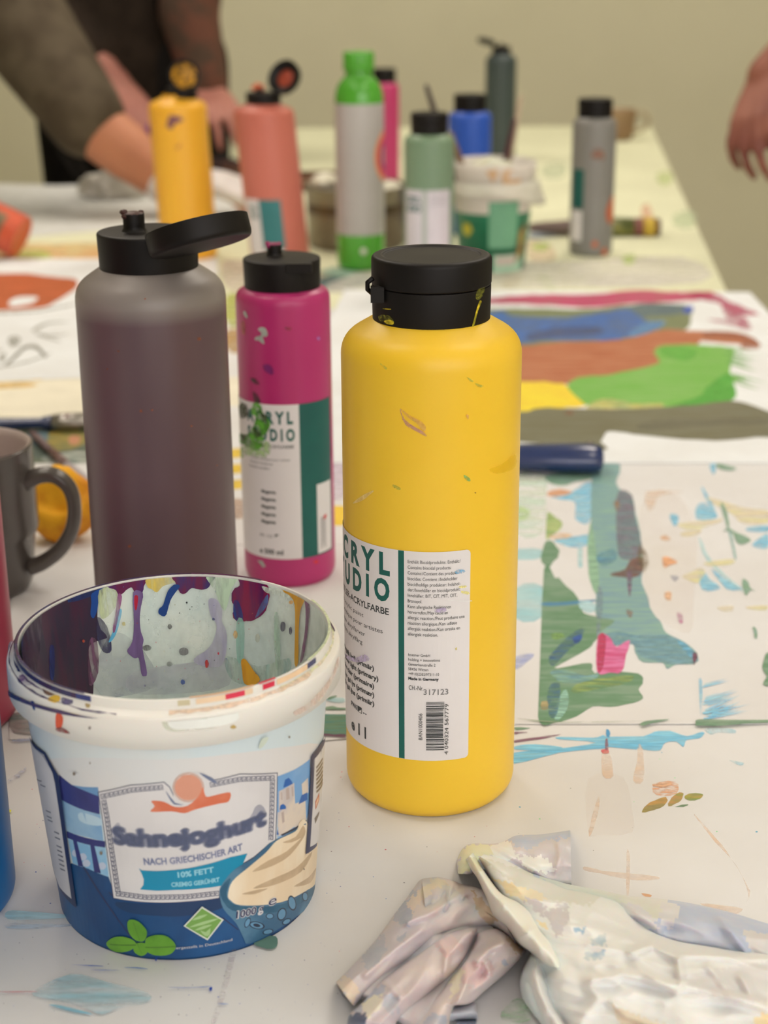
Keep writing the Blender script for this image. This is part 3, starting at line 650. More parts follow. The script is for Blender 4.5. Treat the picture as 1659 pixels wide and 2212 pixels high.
def T(body, s0, s1, h, cap_h, mt=INK, bold=0.0, dh=0.0, mb=None, f=None):
    (mb or yl).text(body, (s0*mm, h*mm), (s1*mm, (h+dh)*mm), cap_h*mm, f or fy, mt, bold, .0015)
sp = ' '
T('A C R Y L', -67, -19.6, 119.6, 9.8, TEAL, .045); T('S T U D I O', -69.5, -19.8, 107.2, 9.8, TEAL, .045)
T('KÜNSTLER-ACRYLFARBE', -68, -20.2, 100.6, 3.1, INK, .02)
for k, (b_, e_) in enumerate([('artists acrylic paint', -35), ('couleur acrylique pour artistes', -23.5), ('kunstner akrylfarver', -34), ('konstnärs akrylfärg', -36)]):
    T(b_, e_-1.55*len(b_), e_, 95.6-4.5*k, 2.1, INK)
for k, (b_, e_) in enumerate([('Primärgelb hell (primär)', -28.5), ('primary yellow light (primary)', -26), ('jaune primaire clair (primaire)', -28.5), ('primær gul lys (primær)', -28.5), ('primär gul ljus (primär)', -28.5)]):
    T(b_, e_-1.5*len(b_), e_, 71.5-4.4*k, 2.3, INK, .035)
T('PW6', -47, -41, 47.3, 2.4, INK, .03); T('••', -36, -33.5, 47, 2, INK)
yl.patch([(-40.5*mm, 47*mm), (-37*mm, 47*mm), (-37*mm, 50*mm), (-40.5*mm, 50*mm)], fy, INK, .002); yl.patch([(-39.6*mm, 47.3*mm), (-37.3*mm, 47.3*mm), (-37.3*mm, 49*mm)], fy, LAB, .002)
T('e 1 l', -47, -34, 35.5, 5.6, INK, .03)
rows = ['Enthält Biozidprodukte: Enthält:/', 'Contains biocidal products:', 'Contains:/Contient des produits', 'biocides: Contient :/Indeholder', 'biocidholdige produkter: Indehol-', 'der:/Innehåller en biocidprodukt:',
        'Innehåller: BIT, CIT, MIT, OIT,', 'Bronopol.', 'Kann allergische Reaktionen', 'hervorrufen./May cause an', 'allergic reaction./Peut produire une', 'réaction allergique./Kan udløse', 'allergisk reaktion./Kan orsaka en', 'allergisk reaktion.']
for k, b_ in enumerate(rows): T(b_, -11.2, -11.2+len(b_)*.70, 126.5-2.62*k, 1.55, INK)
for k, (b_, w_) in enumerate([('boesner GmbH', .8), ('holding + innovations', .67), ('Gewerkenstraße 2', .75), ('58456 Witten', .74), ('+49 (0)2302/97311-10', .68), ('Made in Germany', .9)]):
    T(b_, -11, -11+len(b_)*w_, 82.6-2.3*k, 1.35, INK, .03 if k == 5 else 0)
T('CH.-Nr.', -10.8, -4.3, 66.2, 2.2, INK); T('317123', -4.2, 6.8, 64.2, 2.7, INKG, .01)
# barcode: stripes are horizontal, digits run upwards
r = random.Random(11); h_ = 36.6; 
while h_ < 60.5:
    w_ = r.choice([.2, .25, .3, .5, .62])
    x0 = -3.0; x1 = 5.0 if not (42 < h_ < 57) else 4.6
    yl.quads([[(x0*mm, h_*mm), (0, h_*mm), (x1*mm, h_*mm), (x1*mm, (h_+w_)*mm), (0, (h_+w_)*mm), (x0*mm, (h_+w_)*mm)]], fy, INK); h_ += w_+r.choice([.2, .25, .35, .5])
yl.text('4 040324 567779', (6.9*mm, 34.3*mm), (6.9*mm, 59.5*mm), 1.7*mm, fy, INK, 0, .0015)
yl.text('BAN1000406', (-4.7*mm, 41.8*mm), (-4.7*mm, 55*mm), 1.7*mm, fy, INK, 0, .0015)
Z6 = crop(700, 1140, 3.352)
LIL = paint((190, 170, 195), None, (.6, .4), 0, 300, (1, 1, 1))
for pts, mt in [([(945, 320), (965, 300), (1015, 305), (1010, 325), (960, 330)], paint((120, 170, 200), None, (.5, .5), 0, 500)), ([(975, 420), (1020, 415), (1025, 428), (980, 435)], paint((240, 215, 120), None, (.7, .3), 0, 400)),
      ([(990, 455), (1040, 460), (1045, 480), (1000, 475)], paint((240, 215, 120), None, (.6, .3), 0, 400)), ([(800, 590), (870, 575), (880, 605), (810, 610)], LIL), ([(160, 910), (230, 940), (300, 915), (330, 960), (240, 970), (170, 945)], LIL),
      ([(945, 875), (958, 862), (955, 885)], YD), ([(900, 520), (1052, 524), (1052, 530), (900, 525)], mat('label_crease', (230, 222, 218), .3))]:
    yl.patch(jag(spline(yc(Z6(pts)), 3), .0002), fy, mt, .002)
yl.build('label', t)
m = MB()
PUR = paint((165, 110, 130), (200, 150, 90), (.7, .3), 40, 120, (1, 1, 1)); GRs = paint((175, 175, 70), None, (.45, .4), 0, 300, (1, 1, 1))
for pts, mt in [([(535, 1242), (600, 1290), (690, 1340), (715, 1380), (700, 1400), (640, 1340), (590, 1310)], paint((205, 155, 85), (215, 165, 80), (.65, .3), 40, 120, (1, 1, 1))), ([(535, 1242), (560, 1310), (610, 1355), (700, 1410), (718, 1440), (640, 1400), (575, 1360), (545, 1300)], PUR),
      ([(395, 925), (440, 955), (435, 970), (405, 945)], GRs), ([(1000, 1020), (1050, 1050), (1030, 1055)], GRs), ([(1060, 1065), (1120, 1085), (1090, 1095)], GRs), ([(980, 1710), (1020, 1730), (1025, 1755), (995, 1745)], paint((130, 170, 90), None, (.7, .3), 0, 300)),
      ([(485, 1775), (535, 1800), (530, 1815), (490, 1800)], GRs), ([(205, 1905), (260, 1860), (340, 1820), (340, 1835), (270, 1890), (215, 1910)], paint((240, 205, 140), None, (.5, .3))), ([(1000, 1285), (1015, 1290), (1012, 1320), (1000, 1305)], paint((215, 160, 90), None, (.7, .3))),
      ([(1160, 1670), (1240, 1640), (1340, 1560), (1345, 1650), (1220, 1700)], paint((236, 190, 25), None, (.4, .05), 0, 10, (1, 1, 1))), ([(1055, 1832), (1068, 1834), (1062, 1840)], paint((110, 70, 30)))]:
    m.patch(jag(spline(yc(Z5(pts)), 3), .0001), fy, mt, .002)
absorb(m, part_of(t, 'body'))

# --- purple bottle with swung open lid
PB = mat('purple_plastic', (97, 76, 77), 0.40, 0.5, (84, 60, 64), 9, (1, 1, .25), sss=.03)
px_, py_ = at(324, 610, .815).x+.0, .815
t = bottle('paint_bottle', 'large translucent bottle of dark purple paint with open black lid, behind the white bucket', 'bottle', px_, py_, .0392, .2150, .2238, .0258, PB, LG, .01, top_fil=.0075)
zdir = Vector((-.22, .24, .9)).normalized(); xd = Vector((1, 0, .26)); xd = (xd-zdir*xd.dot(zdir)).normalized(); yd = zdir.cross(xd)
lc = at(436, 534, .778)-Vector((px_, py_, TZ))
LM = Matrix((( xd.x, yd.x, zdir.x, lc.x), (xd.y, yd.y, zdir.y, lc.y), (xd.z, yd.z, zdir.z, lc.z), (0, 0, 0, 1)))
c = cap_parts(t, .0258, .2228, .2420, .0115, LM, (.0055, .0095, -.0062, -.002), paint((62, 34, 30), None))
m = MB(); m.box(.018, .0262, -.019, -.010, .2395, .2445, CAPM); m.build('hinge', c)
m = MB(); pc = lambda pts: [inv(p[0], p[1], px_, py_, .0392) for p in pts]; fp = cyl(.0392)
OD = paint((150, 85, 60), None, (.7, .3), 0, 300, (1, 1, 1))
for (a_, b_, s_) in [(314, 645, 3), (430, 732, 5), (328, 886, 3), (305, 888, 4), (232, 797, 3), (413, 920, 2.5), (450, 930, 2.5), (280, 1180, 4), (470, 890, 2.5), (256, 758, 3), (468, 1005, 2)]:
    m.patch(jag(pc([(a_+s_*math.cos(k), b_+s_*.8*math.sin(k)) for k in range(6)]), .0003, a_), fp, OD, .002)
absorb(m, part_of(t, 'body'))
# grey frosted shoulder above the paint level inside
nt = PB.node_tree; pb_ = nt.nodes['Principled BSDF']; old = pb_.inputs['Base Color'].links[0].from_socket
tcn = nt.nodes.new('ShaderNodeTexCoord'); sx = nt.nodes.new('ShaderNodeSeparateXYZ'); nt.links.new(tcn.outputs['Object'], sx.inputs[0])
mrn = nt.nodes.new('ShaderNodeMapRange'); mrn.inputs[1].default_value = .200; mrn.inputs[2].default_value = .209; nt.links.new(sx.outputs[2], mrn.inputs[0])
mxn = nt.nodes.new('ShaderNodeMix'); mxn.data_type = 'RGBA'; nt.links.new(mrn.outputs[0], mxn.inputs[0]); nt.links.new(old, mxn.inputs[6]); mxn.inputs[7].default_value = L((128, 116, 108)); nt.links.new(mxn.outputs[2], pb_.inputs['Base Color'])
# --- magenta bottle
MG = mat('magenta_plastic', (168, 38, 94), 0.36, 0.5, (172, 42, 98), 14, sss=.05)
mx_, my_, mR = at(618, 900, .950).x, .950, .0290
t = bottle('paint_bottle', 'magenta acrylic paint bottle with green-smudged white and teal label, missing its lid', 'bottle', mx_, my_, mR, .1830, .1862, .0232, MG, LG, .01, top_fil=.0055)
c = cap_parts(t, .0234, .1855, .2035, .2035, None, (.0045, .0075, -.0045, .004), paint((150, 20, 85), (110, 20, 60)), lid=False)
m = MB(); m.box(.004, .019, -.0245, -.020, .1985, .2040, CAPM); m.build('hinge', c)
l = MB(); fm_ = cyl(mR+.0001)
CMg = crop(500, 820, 4.808); mi = lambda pts: [inv(p[0], p[1], mx_, my_, mR) for p in pts]
tl = mi(CMg([(300, 250)]))[0]; bl_ = mi(CMg([(500, 1865)]))[0]; ed = mi(CMg([(715, 900)]))[0]; w2 = mi(CMg([(885, 1090)]))[0]
ht, hb = tl[1], bl_[1]
l.patch([(-.046, hb), (ed[0], hb), (ed[0], ht), (-.046, ht)], fm_, LAB, .0015)
l.patch([(ed[0], hb), (.036, hb), (.036, ht), (ed[0], ht)], fm_, TEAL, .0015)
l.patch([(w2[0], hb+.001), (.0345, hb+.001), (.0345, w2[1]), (w2[0], w2[1])], fm_, LAB, .0015)
def TM(body, a, b, ch, mt=INK, bold=0.0):
    A_, B_ = mi(CMg([a, b])); l.text(body, (A_[0], B_[1]), B_, ch*mm, fm_, mt, bold, .0015)
yL = mi(CMg([(640, 455)]))[0]; yO = mi(CMg([(660, 630)]))[0]
l.text('A C R Y L', (yL[0]-.0315, yL[1]), yL, .0072, fm_, TEAL, .05, .0015); l.text('S T U D I O', (yO[0]-.0325, yO[1]), yO, .0070, fm_, TEAL, .05, .0015)
y2 = mi(CMg([(650, 712)]))[0]; l.text('KÜNSTLER-ACRYLFARBE', (y2[0]-.030, y2[1]), y2, .0020, fm_, INK, .02, .0015)
for k, (b_, e_) in enumerate([('couleur acrylique pour artistes', 610), ('kunstner akrylfarver', 435), ('konstnärs akrylfärg', 400)]):
    q = mi(CMg([(e_, 845+k*46)]))[0]; l.text(b_, (q[0]-.00085*len(b_), q[1]), q, .0014, fm_, INKG, .02, .0015)
for k in range(5):
    q = mi(CMg([(462, 1187+k*78)]))[0]; l.text('Magenta', (q[0]-.0098, q[1]), q, .0020, fm_, INK, .04, .0015)
q = mi(CMg([(430, 1640)]))[0]; l.text('PR 122', (q[0]-.009, q[1]), q, .0016, fm_, INKG, .02, .0015)
q = mi(CMg([(500, 1640)]))[0]; l.patch([(q[0]-.003, q[1]), (q[0], q[1]+.002), (q[0]-.003, q[1]+.002)], fm_, INK, .0015)
q = mi(CMg([(540, 1820)]))[0]; l.text('e 500 ml', (q[0]-.016, q[1]), q, .0032, fm_, INK, .03, .0015)
for k in range(16):
    a_, b_ = w2[0]+.0022, hb+.004+k*.0013; l.quads([[(a_, b_), (a_+.005, b_), (a_+.005, b_+.0006), (a_, b_+.0006)]], fm_, INKG)
q = mi(CMg([(970, 1425)]))[0]; l.patch([(q[0]-.0015, q[1]-.0015), (q[0]+.001, q[1]-.0005), (q[0]+.0016, q[1]+.0018), (q[0]-.0012, q[1]+.0014)], fm_, paint((200, 50, 45)), .0015)
GS1 = paint((95, 165, 45), (60, 110, 30), (.75, .45), 0, 140, (1, 1, 1)); GS2 = paint((60, 70, 40), None, (.8, .4), 0, 200, (1, 1, 1)); GSl = paint((170, 195, 130), None, (.5, .4), 0, 200, (1, 1, 1))
for pts, mt in [([(90, 800), (110, 700), (370, 640), (370, 800), (200, 790)], GSl), ([(230, 250), (290, 250), (330, 350), (380, 400), (400, 500), (340, 580), (320, 690), (250, 740), (160, 690), (90, 640), (90, 560), (180, 560), (230, 480), (250, 380), (210, 350)], GS1),
      ([(80, 280), (130, 240), (175, 310), (165, 380), (100, 400)], GS2), ([(300, 350), (370, 370), (340, 440)], GS2), ([(230, 500), (310, 560), (250, 600)], GS2), ([(95, 560), (150, 580), (120, 640)], GS2)]:
    l.patch(jag(spline(mi(CMg(pts)), 4), .0006, 3), fm_, mt, .0015)
l.build('label', t)
m = MB(); CMt = crop(480, 540, 5.925)
WS = paint((175, 180, 165), None, (.9, .2)); GK = paint((80, 60, 60), None, (.7, .3))
for pts, mt in [([(460, 1010), (500, 985), (560, 1010), (580, 1090), (550, 1110), (520, 1110), (540, 1190), (520, 1200), (470, 1160), (420, 1150), (430, 1110), (490, 1095), (500, 1060), (460, 1030)], WS),
      ([(270, 790), (300, 790), (325, 870), (290, 850)], WS), ([(245, 920), (285, 910), (295, 1060), (265, 1080), (245, 1000)], paint((190, 110, 90), None, (.7, .3))), ([(1210, 1120), (1235, 1110), (1250, 1140), (1225, 1155)], paint((165, 110, 170))),
      ([(360, 1640), (430, 1650), (480, 1710), (450, 1725), (390, 1690)], GK), ([(385, 1810), (430, 1830), (490, 1930), (480, 1960), (420, 1960)], GK), ([(510, 1480), (600, 1460), (660, 1540), (640, 1600), (560, 1560)], paint((125, 40, 105), None, (.5, .3))),
      ([(800, 985), (880, 990), (870, 1030), (810, 1020)], paint((165, 60, 80), None, (.6, .3)))]:
    m.patch(jag(spline(mi(CMt(pts)), 3), .0002), fm_, mt, .0015)
m.patch(mi(CMg([(850, 1880), (900, 1870), (900, 1905), (860, 1910)])), fm_, paint((200, 45, 50)), .0015); m.patch(mi(CMg([(270, 1875), (320, 1880), (355, 1940), (330, 1950)])), fm_, WS, .0015)
absorb(m, part_of(t, 'body'))
# --- bottles cut by the left edge of the picture
RB = mat('crimson_plastic', (165, 62, 82), 0.38, 0.5, (158, 54, 74), 12, sss=.05)
q = onz(-122, 1548); t = bottle('paint_bottle', 'crimson paint bottle cut off by the left edge, beside the bucket rim', 'bottle', q.x, q.y, .0390, .2155, .2255, .0258, RB, LG); cap_parts(t, .0258, .2245, .2405, .2535)
BB = mat('blue_plastic', (12, 92, 145), 0.40, 0.5, (16, 84, 132), 12, sss=.05)
q = onz(-168, 1950); t = bottle('paint_bottle', 'blue paint bottle cut off by the lower left edge, beside the bucket base', 'bottle', q.x, q.y, .0390, .2155, .2255, .0258, BB, LG); cap_parts(t, .0258, .2245, .2405, .2535)
# --- far bottles
def far_label(t, R, items, name='label'):
    l = MB(); f = cyl(R+.0001)
    for (s0, s1, h0, h1, mt) in items: l.patch([(s0*mm, h0*mm), (s1*mm, h0*mm), (s1*mm, h1*mm), (s0*mm, h1*mm)], f, mt, .003)
    l.build(name, t); return
def lidmat(px, py, Y, z, tx, t_origin, roll=0):
    z = Vector(z).normalized(); x = Vector(tx); x = (x-z*x.dot(z)).normalized(); y = z.cross(x); c = at(px, py, Y)-t_origin
    return Matrix(((x.x, y.x, z.x, c.x), (x.y, y.y, z.y, c.y), (x.z, y.z, z.z, c.z), (0, 0, 0, 1)))
OYm = mat('amber_plastic', (237, 170, 48), 0.4, 0.45, (236, 164, 42), 10, sss=.08)
x_ = onz(411, 553).x; t = bottle('paint_bottle', 'amber-yellow paint bottle with lid standing open, in front of the leaning arm', 'bottle', x_, 2.085, .0370, .196, .2035, .0205, OYm, LG, .0, lean=-.035)
o_ = Vector((x_, 2.085, TZ))
cap_parts(t, .0195, .2025, .2155, .010, lidmat(398, 163, 2.075, (0.05, -1, .12), (1, 0, 0), o_), (.004, .006, 0, 0), None, insidecol=paint((215, 150, 30), (40, 30, 20), None, 0, 200))
far_label(t, .0372, [(-52, -33, 38, 112, LAB), (-33, -29, 30, 100, TEAL)])
m = MB(); f_ = cyl(.0372)
for pts, mt in [([(355, 265), (362, 248), (385, 252), (392, 260), (372, 268), (366, 280), (355, 276)], paint((125, 80, 95), None, (.85, .2))), ([(370, 320), (385, 308), (380, 322)], paint((200, 130, 70), None, (.7, .3)))]:
    m.patch([inv(a_+2, b_, x_-.008, 2.085, .0372) for a_, b_ in pts], lambda s_, h, e: f_(s_, h, e)+Vector((-.035*h, 0, 0)), mt, .003)
absorb(m, part_of(t, 'body'))
PKm = mat('salmon_plastic', (192, 106, 88), 0.45, 0.4, (186, 100, 82), 10, sss=.06)
x_ = at(608, 560, 1.99).x; o_ = Vector((x_, 1.99, TZ))
t = bottle('paint_bottle', 'salmon pink paint bottle with lid flipped open and orange nozzle', 'bottle', x_, 1.99, .0370, .196, .2035, .0205, PKm, LG, lean=-.085)
cap_parts(t, .0215, .2025, .2165, .010, None, None, None, lid=False).location = (-.0165, 0, 0)
c_ = [ch for ch in t.children if ch.name.startswith('cap')][0]
m = MB(); m.lathe(smooth_prof([(0, 0), (.0205, 0, .002), (.0215, .010, .0005), (.020, .010), (.0195, .003), (0, .003)]), CAPM, 40, lidmat(620, 172, 1.985, (-.45, -.72, .45), (1, 0, .5), o_+Vector((-.0165, 0, 0))))
m.lathe([(0, .0045), (.008, .004), (.011, .0032)], paint((150, 60, 40), None), 16, lidmat(620, 172, 1.985, (-.45, -.72, .45), (1, 0, .5), o_+Vector((-.0165, 0, 0)))); m.build('lid', c_)
m = MB(); OP = paint((215, 105, 65), (190, 80, 50)); m.lathe([(.005, .2165), (.004, .2235), (0, .224)], CAPM, 16, Matrix.Translation((-.006, 0, 0))); r = random.Random(2)
for k in range(9): m.ball((-.006+r.uniform(-.006, .006), r.uniform(-.004, .004), .219+r.uniform(0, .007)), r.uniform(.002, .004), OP, seg=8)
m.build('nozzle', c_)
l = MB(); f_ = cyl(.0372); fs = lambda s_, h, e: f_(s_, h, e)+Vector((-.085*h, 0, 0))
for (s0, s1, h0, h1, mt) in [(-44, -17.5, 6, 92, LAB), (-17, 11, 32, 92, mat('label_teal_blue', (48, 112, 112), .45)), (-17, 9, 8, 31, LAB)]:
    l.patch([(s0*mm, h0*mm), (s1*mm, h0*mm), (s1*mm, h1*mm), (s0*mm, h1*mm)], fs, mt, .003)
l.text('ACRYL', (-33*mm, 78*mm), (-20*mm, 78*mm), .006, fs, TEAL, .05, .002); l.text('STUDIO', (-34*mm, 69*mm), (-20*mm, 69*mm), .006, fs, TEAL, .05, .002)
l.build('label', t)
# green squeeze bottle with silver-grey label
GP = mat('green_gloss_plastic', (82, 160, 48), 0.22, 0.6, (76, 150, 42), 10)
x_ = at(778, 400, 2.0).x; R_ = .0300
t = thing('squeeze_bottle', 'tall glossy green bottle with long silver-grey printed label and ribbed green cap', 'bottle', (x_, 2.0, TZ), LG)
m = MB(); m.lathe(smooth_prof([(0, .001), (R_*.85, 0, .002), (R_, .006, .005), (R_, .1), (R_, .210, .010), (R_*.9, .2225, .006), (.0215, .2300, .006), (.0165, .2350, .003), (.0162, .241)], 8), GP, 64); m.build('body', t)
m = MB(); V = smooth_prof([(0, .2405), (.0185, .2405, .001), (.0183, .263, .002), (0, .2645)]); m.lathe(V, GP, 60)
for v in m.bm.verts:
    a_ = math.atan2(v.co.y, v.co.x); k_ = 1+.03*(1 if int((a_+7)*30/math.pi) % 2 else 0); v.co.x *= k_; v.co.y *= k_
m.build('cap', t, sharp=30)
SIL = mat('silver_label', (178, 168, 160), 0.35, 0.5, (170, 162, 152), 8); SLI = mat('label_pale_ink', (155, 147, 142), .5)
l = MB(); f_ = cyl(R_+.0001)
l.patch([(-.09, .0445), (.09, .0445), (.09, .203), (-.09, .203)], f_, SIL, .003)
for k, h in enumerate([.196, .188, .180, .165, .160, .155, .150, .145, .140, .135, .122, .105, .100, .095, .085, .080, .062]):
    a_ = random.Random(k).uniform(.016, .026); l.quads([[(-.024, h), (-.024+a_*.5, h), (-.024+a_, h), (-.024+a_, h+.0022), (-.024+a_*.5, h+.0022), (-.024, h+.0022)]], f_, SLI)
for (a_, b_) in [(-.024, -.004), (.0, .018)]: l.quads([[(a_, .118), (b_, .118), (b_, .1205), (a_, .1205)]], f_, mat('label_light_ink', (200, 192, 186), .5))
def arcp(r0, r1, c=(.046, .139)): 
    A_ = [(c[0]+r1*math.cos(math.radians(a))*1.0, c[1]+r1*1.25*math.sin(math.radians(a))) for a in range(100, 265, 12)]
    B_ = [(c[0]+r0*math.cos(math.radians(a)), c[1]+r0*1.25*math.sin(math.radians(a))) for a in range(100, 265, 12)][::-1]; return A_+B_
l.patch(arcp(.021, .026), f_, paint((232, 135, 70)), .003); l.patch(arcp(.016, .021), f_, paint((215, 60, 95)), .003); l.patch(arcp(.011, .016), f_, paint((130, 60, 110)), .003)
l.build('label', t)
m = MB(); m.lathe([(0, .0006), (.0042, .0006), (.0042, 0)], paint((215, 210, 185)), 20, Matrix.Translation((.0038, -R_-.0004, .0255)) @ Matrix.Rotation(math.pi/2, 4, 'X')); absorb(m, part_of(t, 'body'))
# far magenta
FMm = mat('far_magenta_plastic', (182, 50, 98), 0.4, 0.45, None, 10)
x_ = at(831, 300, 2.82).x; t = bottle('paint_bottle', 'magenta paint bottle with closed black cap, half hidden behind the tall green bottle', 'bottle', x_, 2.82, .0255, .160, .1655, .0200, FMm, LG); cap_parts(t, .0200, .1650, .178, .1885)
# sage
SGm = mat('sage_plastic', (118, 138, 108), 0.4, 0.45, (112, 132, 102), 10, sss=.05)
x_ = at(927, 420, 1.85).x; t = bottle('paint_bottle', 'sage green paint bottle with closed black cap and white label', 'bottle', x_, 1.85, .0290, .176, .181, .0212, SGm, LG); cap_parts(t, .0212, .1800, .193, .2045)
l = MB(); f_ = cyl(.0291); l.patch([(-.034, .02), (.0265, .02), (.0265, .1205), (-.034, .1205)], f_, mat('label_cool_white', (208, 196, 196), .45), .003)
l.patch([(-.009, .02), (-.003, .02), (-.003, .1205), (-.009, .1205)], f_, mat('label_grey_strip', (170, 172, 160), .45), .003)
l.text('CRYL', (-.031, .106), (-.0105, .106), .007, f_, TEAL, .05, .002); l.text('UDIO', (-.031, .096), (-.0105, .096), .007, f_, TEAL, .05, .002)
for k in range(3): l.text('allergisk reaktion allergic', (.001, .112-k*.004), (.021, .112-k*.004), .0016, f_, INKG, 0, .002)
l.build('label', t)
# blue, slate, grey
BLm = mat('royal_blue_plastic', (42, 82, 172), 0.4, 0.45, (36, 74, 160), 10)
x_ = at(1020, 300, 2.2).x; t = bottle('paint_bottle', 'royal blue paint bottle with closed black cap behind the green bucket', 'bottle', x_, 2.26, .0300, .163, .168, .0225, BLm, LG); cap_parts(t, .0225, .1670, .179, .1905)
SLm = mat('slate_plastic', (62, 70, 66), 0.45, 0.45, (56, 64, 62), 10)
x_ = at(1081, 230, 3.09).x; o_ = Vector((x_, 3.09, TZ)); t = bottle('paint_bottle', 'dark slate paint bottle farthest back, its black lid flipped open to the left', 'bottle', x_, 3.09, .0290, .188, .196, .0185, SLm, LG)
cap_parts(t, .0175, .195, .209, .006, lidmat(1050, 94, 3.08, (.25, .25, .9), (1, 0, -.25), o_), (.004, .006, 0, 0), None)
GYm = mat('grey_plastic', (128, 122, 114), 0.4, 0.45, (120, 114, 106), 10, sss=.05)
x_ = at(1280, 400, 2.085).x; t = bottle('paint_bottle', 'grey paint bottle with closed black cap and orange stains, near the right table edge', 'bottle', x_, 2.085, .0282, .170, .1755, .0220, GYm, LG, lean=.0); cap_parts(t, .0220, .1745, .187, .1985)
l = MB(); f_ = cyl(.0283); l.patch([(-.036, .062), (-.0155, .062), (-.0155, .112), (-.036, .112)], f_, TEAL, .003); l.patch([(-.036, .020), (-.0165, .020), (-.0165, .059), (-.036, .059)], f_, LAB, .003)
for k in range(12): l.quads([[(-.029, .025+k*.0025), (-.020, .025+k*.0025), (-.020, .0262+k*.0025), (-.029, .0262+k*.0025)]], f_, INKG)
l.build('label', t)
m = MB(); OS = paint((195, 95, 50), (180, 85, 55), (.95, .1))
for pts in [[(.018, .05), (.024, .042), (.034, .046), (.036, .075), (.027, .076), (.018, .062)], [(-.002, .015), (.004, .013), (.006, .019), (0, .021)], [(.012, .004), (.02, .003), (.019, .011), (.013, .01)]]:
    m.patch(spline(pts, 3), f_, OS, .003)
m.patch(spline([(-.006, .128), (.01, .124), (.008, .136), (-.003, .138)], 3), f_, paint((150, 105, 85), None, (.5, .4)), .003)
absorb(m, part_of(t, 'body'))
# ------------------------------------------------------------------ the white bucket in front
bc = onz(408, 1908); BX, BY = bc.x, .588; r0, kk = .0538, (.0618-.0538)/.105
BW = mat('bucket_white_plastic', (222, 212, 200), 0.38, 0.5, (214, 205, 195), 8, sss=.08)
BI = mat('bucket_inside', (220, 216, 202), 0.42, 0.5, (200, 204, 194), 26, detail=6)
t = thing('plastic_bucket', 'white plastic food bucket smeared with paint inside, blue printed label, front left', 'bucket', (BX, BY, TZ)); buck = t
m = MB()
m.lathe([(0, .003), (r0-.001, .003), (r0, 0), (r0, .0), (r0+kk*.105, .105)], BW, 128); b_o = m.build('body', t)
# inner wall
m = MB(); m.lathe([(0, .0045), (r0-.002, .0045), (r0+.118*kk-.0010, .1172)], BI, 128); inside_ = m.build('inside', t)
# rim: lip, ledge, skirt
m = MB(); ri = r0+.118*kk-.0010
m.lathe(smooth_prof([(ri, .1168), (ri+.0002, .1182, .0003), (ri+.0012, .1182, .0005), (ri+.0013, .1146, .0004), (.0664, .1128, .0004), (.0668, .1118, .0006), (.0669, .1000), (.0660, .0998), (.0648, .1085), (r0+kk*.105-.0002, .1085)]), BW, 128)
rim = m.build('rim', t)
for v in rim.data.vertices: pass
ci = lambda pts, k_=0: [(lambda q: (q[0]*.06, q[1]))(cone_hit(p[0], p[1], BX, BY, r0+k_, kk)) for p in pts]
def fo(s_, h, e):
    a = s_/.06; R = r0+kk*h+e; return Vector((R*math.sin(a), -R*math.cos(a), h))
TBc = crop(60, 1580, 2.5136)
l = MB(); E_ = [0]
BLUE = mat('print_blue_wood', (32, 82, 128), .4, .45, (22, 62, 105), 14, (1, 4, 1), 35, detail=6)
NAVY = mat('print_navy', (42, 48, 82), .4); PURB = mat('print_purple_blue', (48, 52, 112), .4, .45, (42, 44, 98), 30); SKY = mat('print_sky', (196, 203, 202), .38, .5, (204, 203, 198), 18)
WH = mat('print_white', (206, 198, 194), .4); SEA = mat('print_sea', (108, 146, 182), .4, .4, (140, 170, 192), 40); HILL = mat('print_hill', (98, 138, 176), .4)
def P(pts, mt, sm=0, jg=0.0, sd=0, st=.003):
    q = TBc(pts)
    if sm: q = spline(q, sm)
    if jg: q = jag(q, jg, sd)
    l.patch(ci(q), fo, mt, st)
# printed sky wraps all round, with blue wood below
l.patch([(-.11, .0008), (.11, .0008), (.11, .1035), (-.11, .1035)], fo, SKY, .003)
SK2 = mat('print_haze', (208, 200, 194), .4, .5, (204, 200, 196), 20)
P([(-5, 160), (300, 140), (800, 150), (1200, 110), (1640, 70), (1640, 300), (900, 330), (300, 330), (-5, 200)], SK2, 3)
low = ci(TBc([(100, 700), (160, 760), (240, 715), (330, 745), (440, 790), (470, 880), (700, 900), (1040, 870), (1300, 900), (1560, 840), (1600, 800)]))
l.patch([(-.11, .0008)]+[(-.11, low[0][1])]+[(a, b) for a, b in low]+[(.11, low[-1][1]), (.11, .0008)], fo, BLUE, .003)
P([(170, 233), (240, 290), (330, 330), (386, 352), (392, 450), (300, 425), (175, 365)], PURB)
P([(240, 290), (300, 300), (382, 302), (386, 352), (330, 330)], HILL)
P([(175, 365), (300, 425), (395, 450), (412, 596), (330, 575), (212, 542)], SEA)
P([(285, 440), (390, 470), (400, 510), (330, 505), (280, 480)], mat('print_foam', (175, 195, 205), .4), 3)
P([(218, 575), (422, 628), (440, 790), (330, 745), (245, 715)], mat('print_sea_light', (120, 165, 195), .4, .4, (155, 185, 200), 60))
for c_ in [(262, 660), (300, 680), (320, 715), (405, 730)]: P([(c_[0]+22*math.cos(k), c_[1]+20*math.sin(k)) for k in range(6)], mat('print_blossom', (185, 190, 205), .4), 2)
P([(212, 540), (420, 596), (422, 630), (216, 577)], PURB); P([(245, 582), (265, 586), (303, 735), (275, 728)], PURB); P([(338, 603), (360, 608), (398, 770), (362, 762)], PURB)
for a_, b_ in [((300, 735), (560, 1115)), ((1050, 1010), (1140, 1075)), ((470, 905), (440, 870))]: P([a_, (a_[0]+9, a_[1]-2), (b_[0]+5, b_[1]), (b_[0], b_[1]+3)], NAVY)
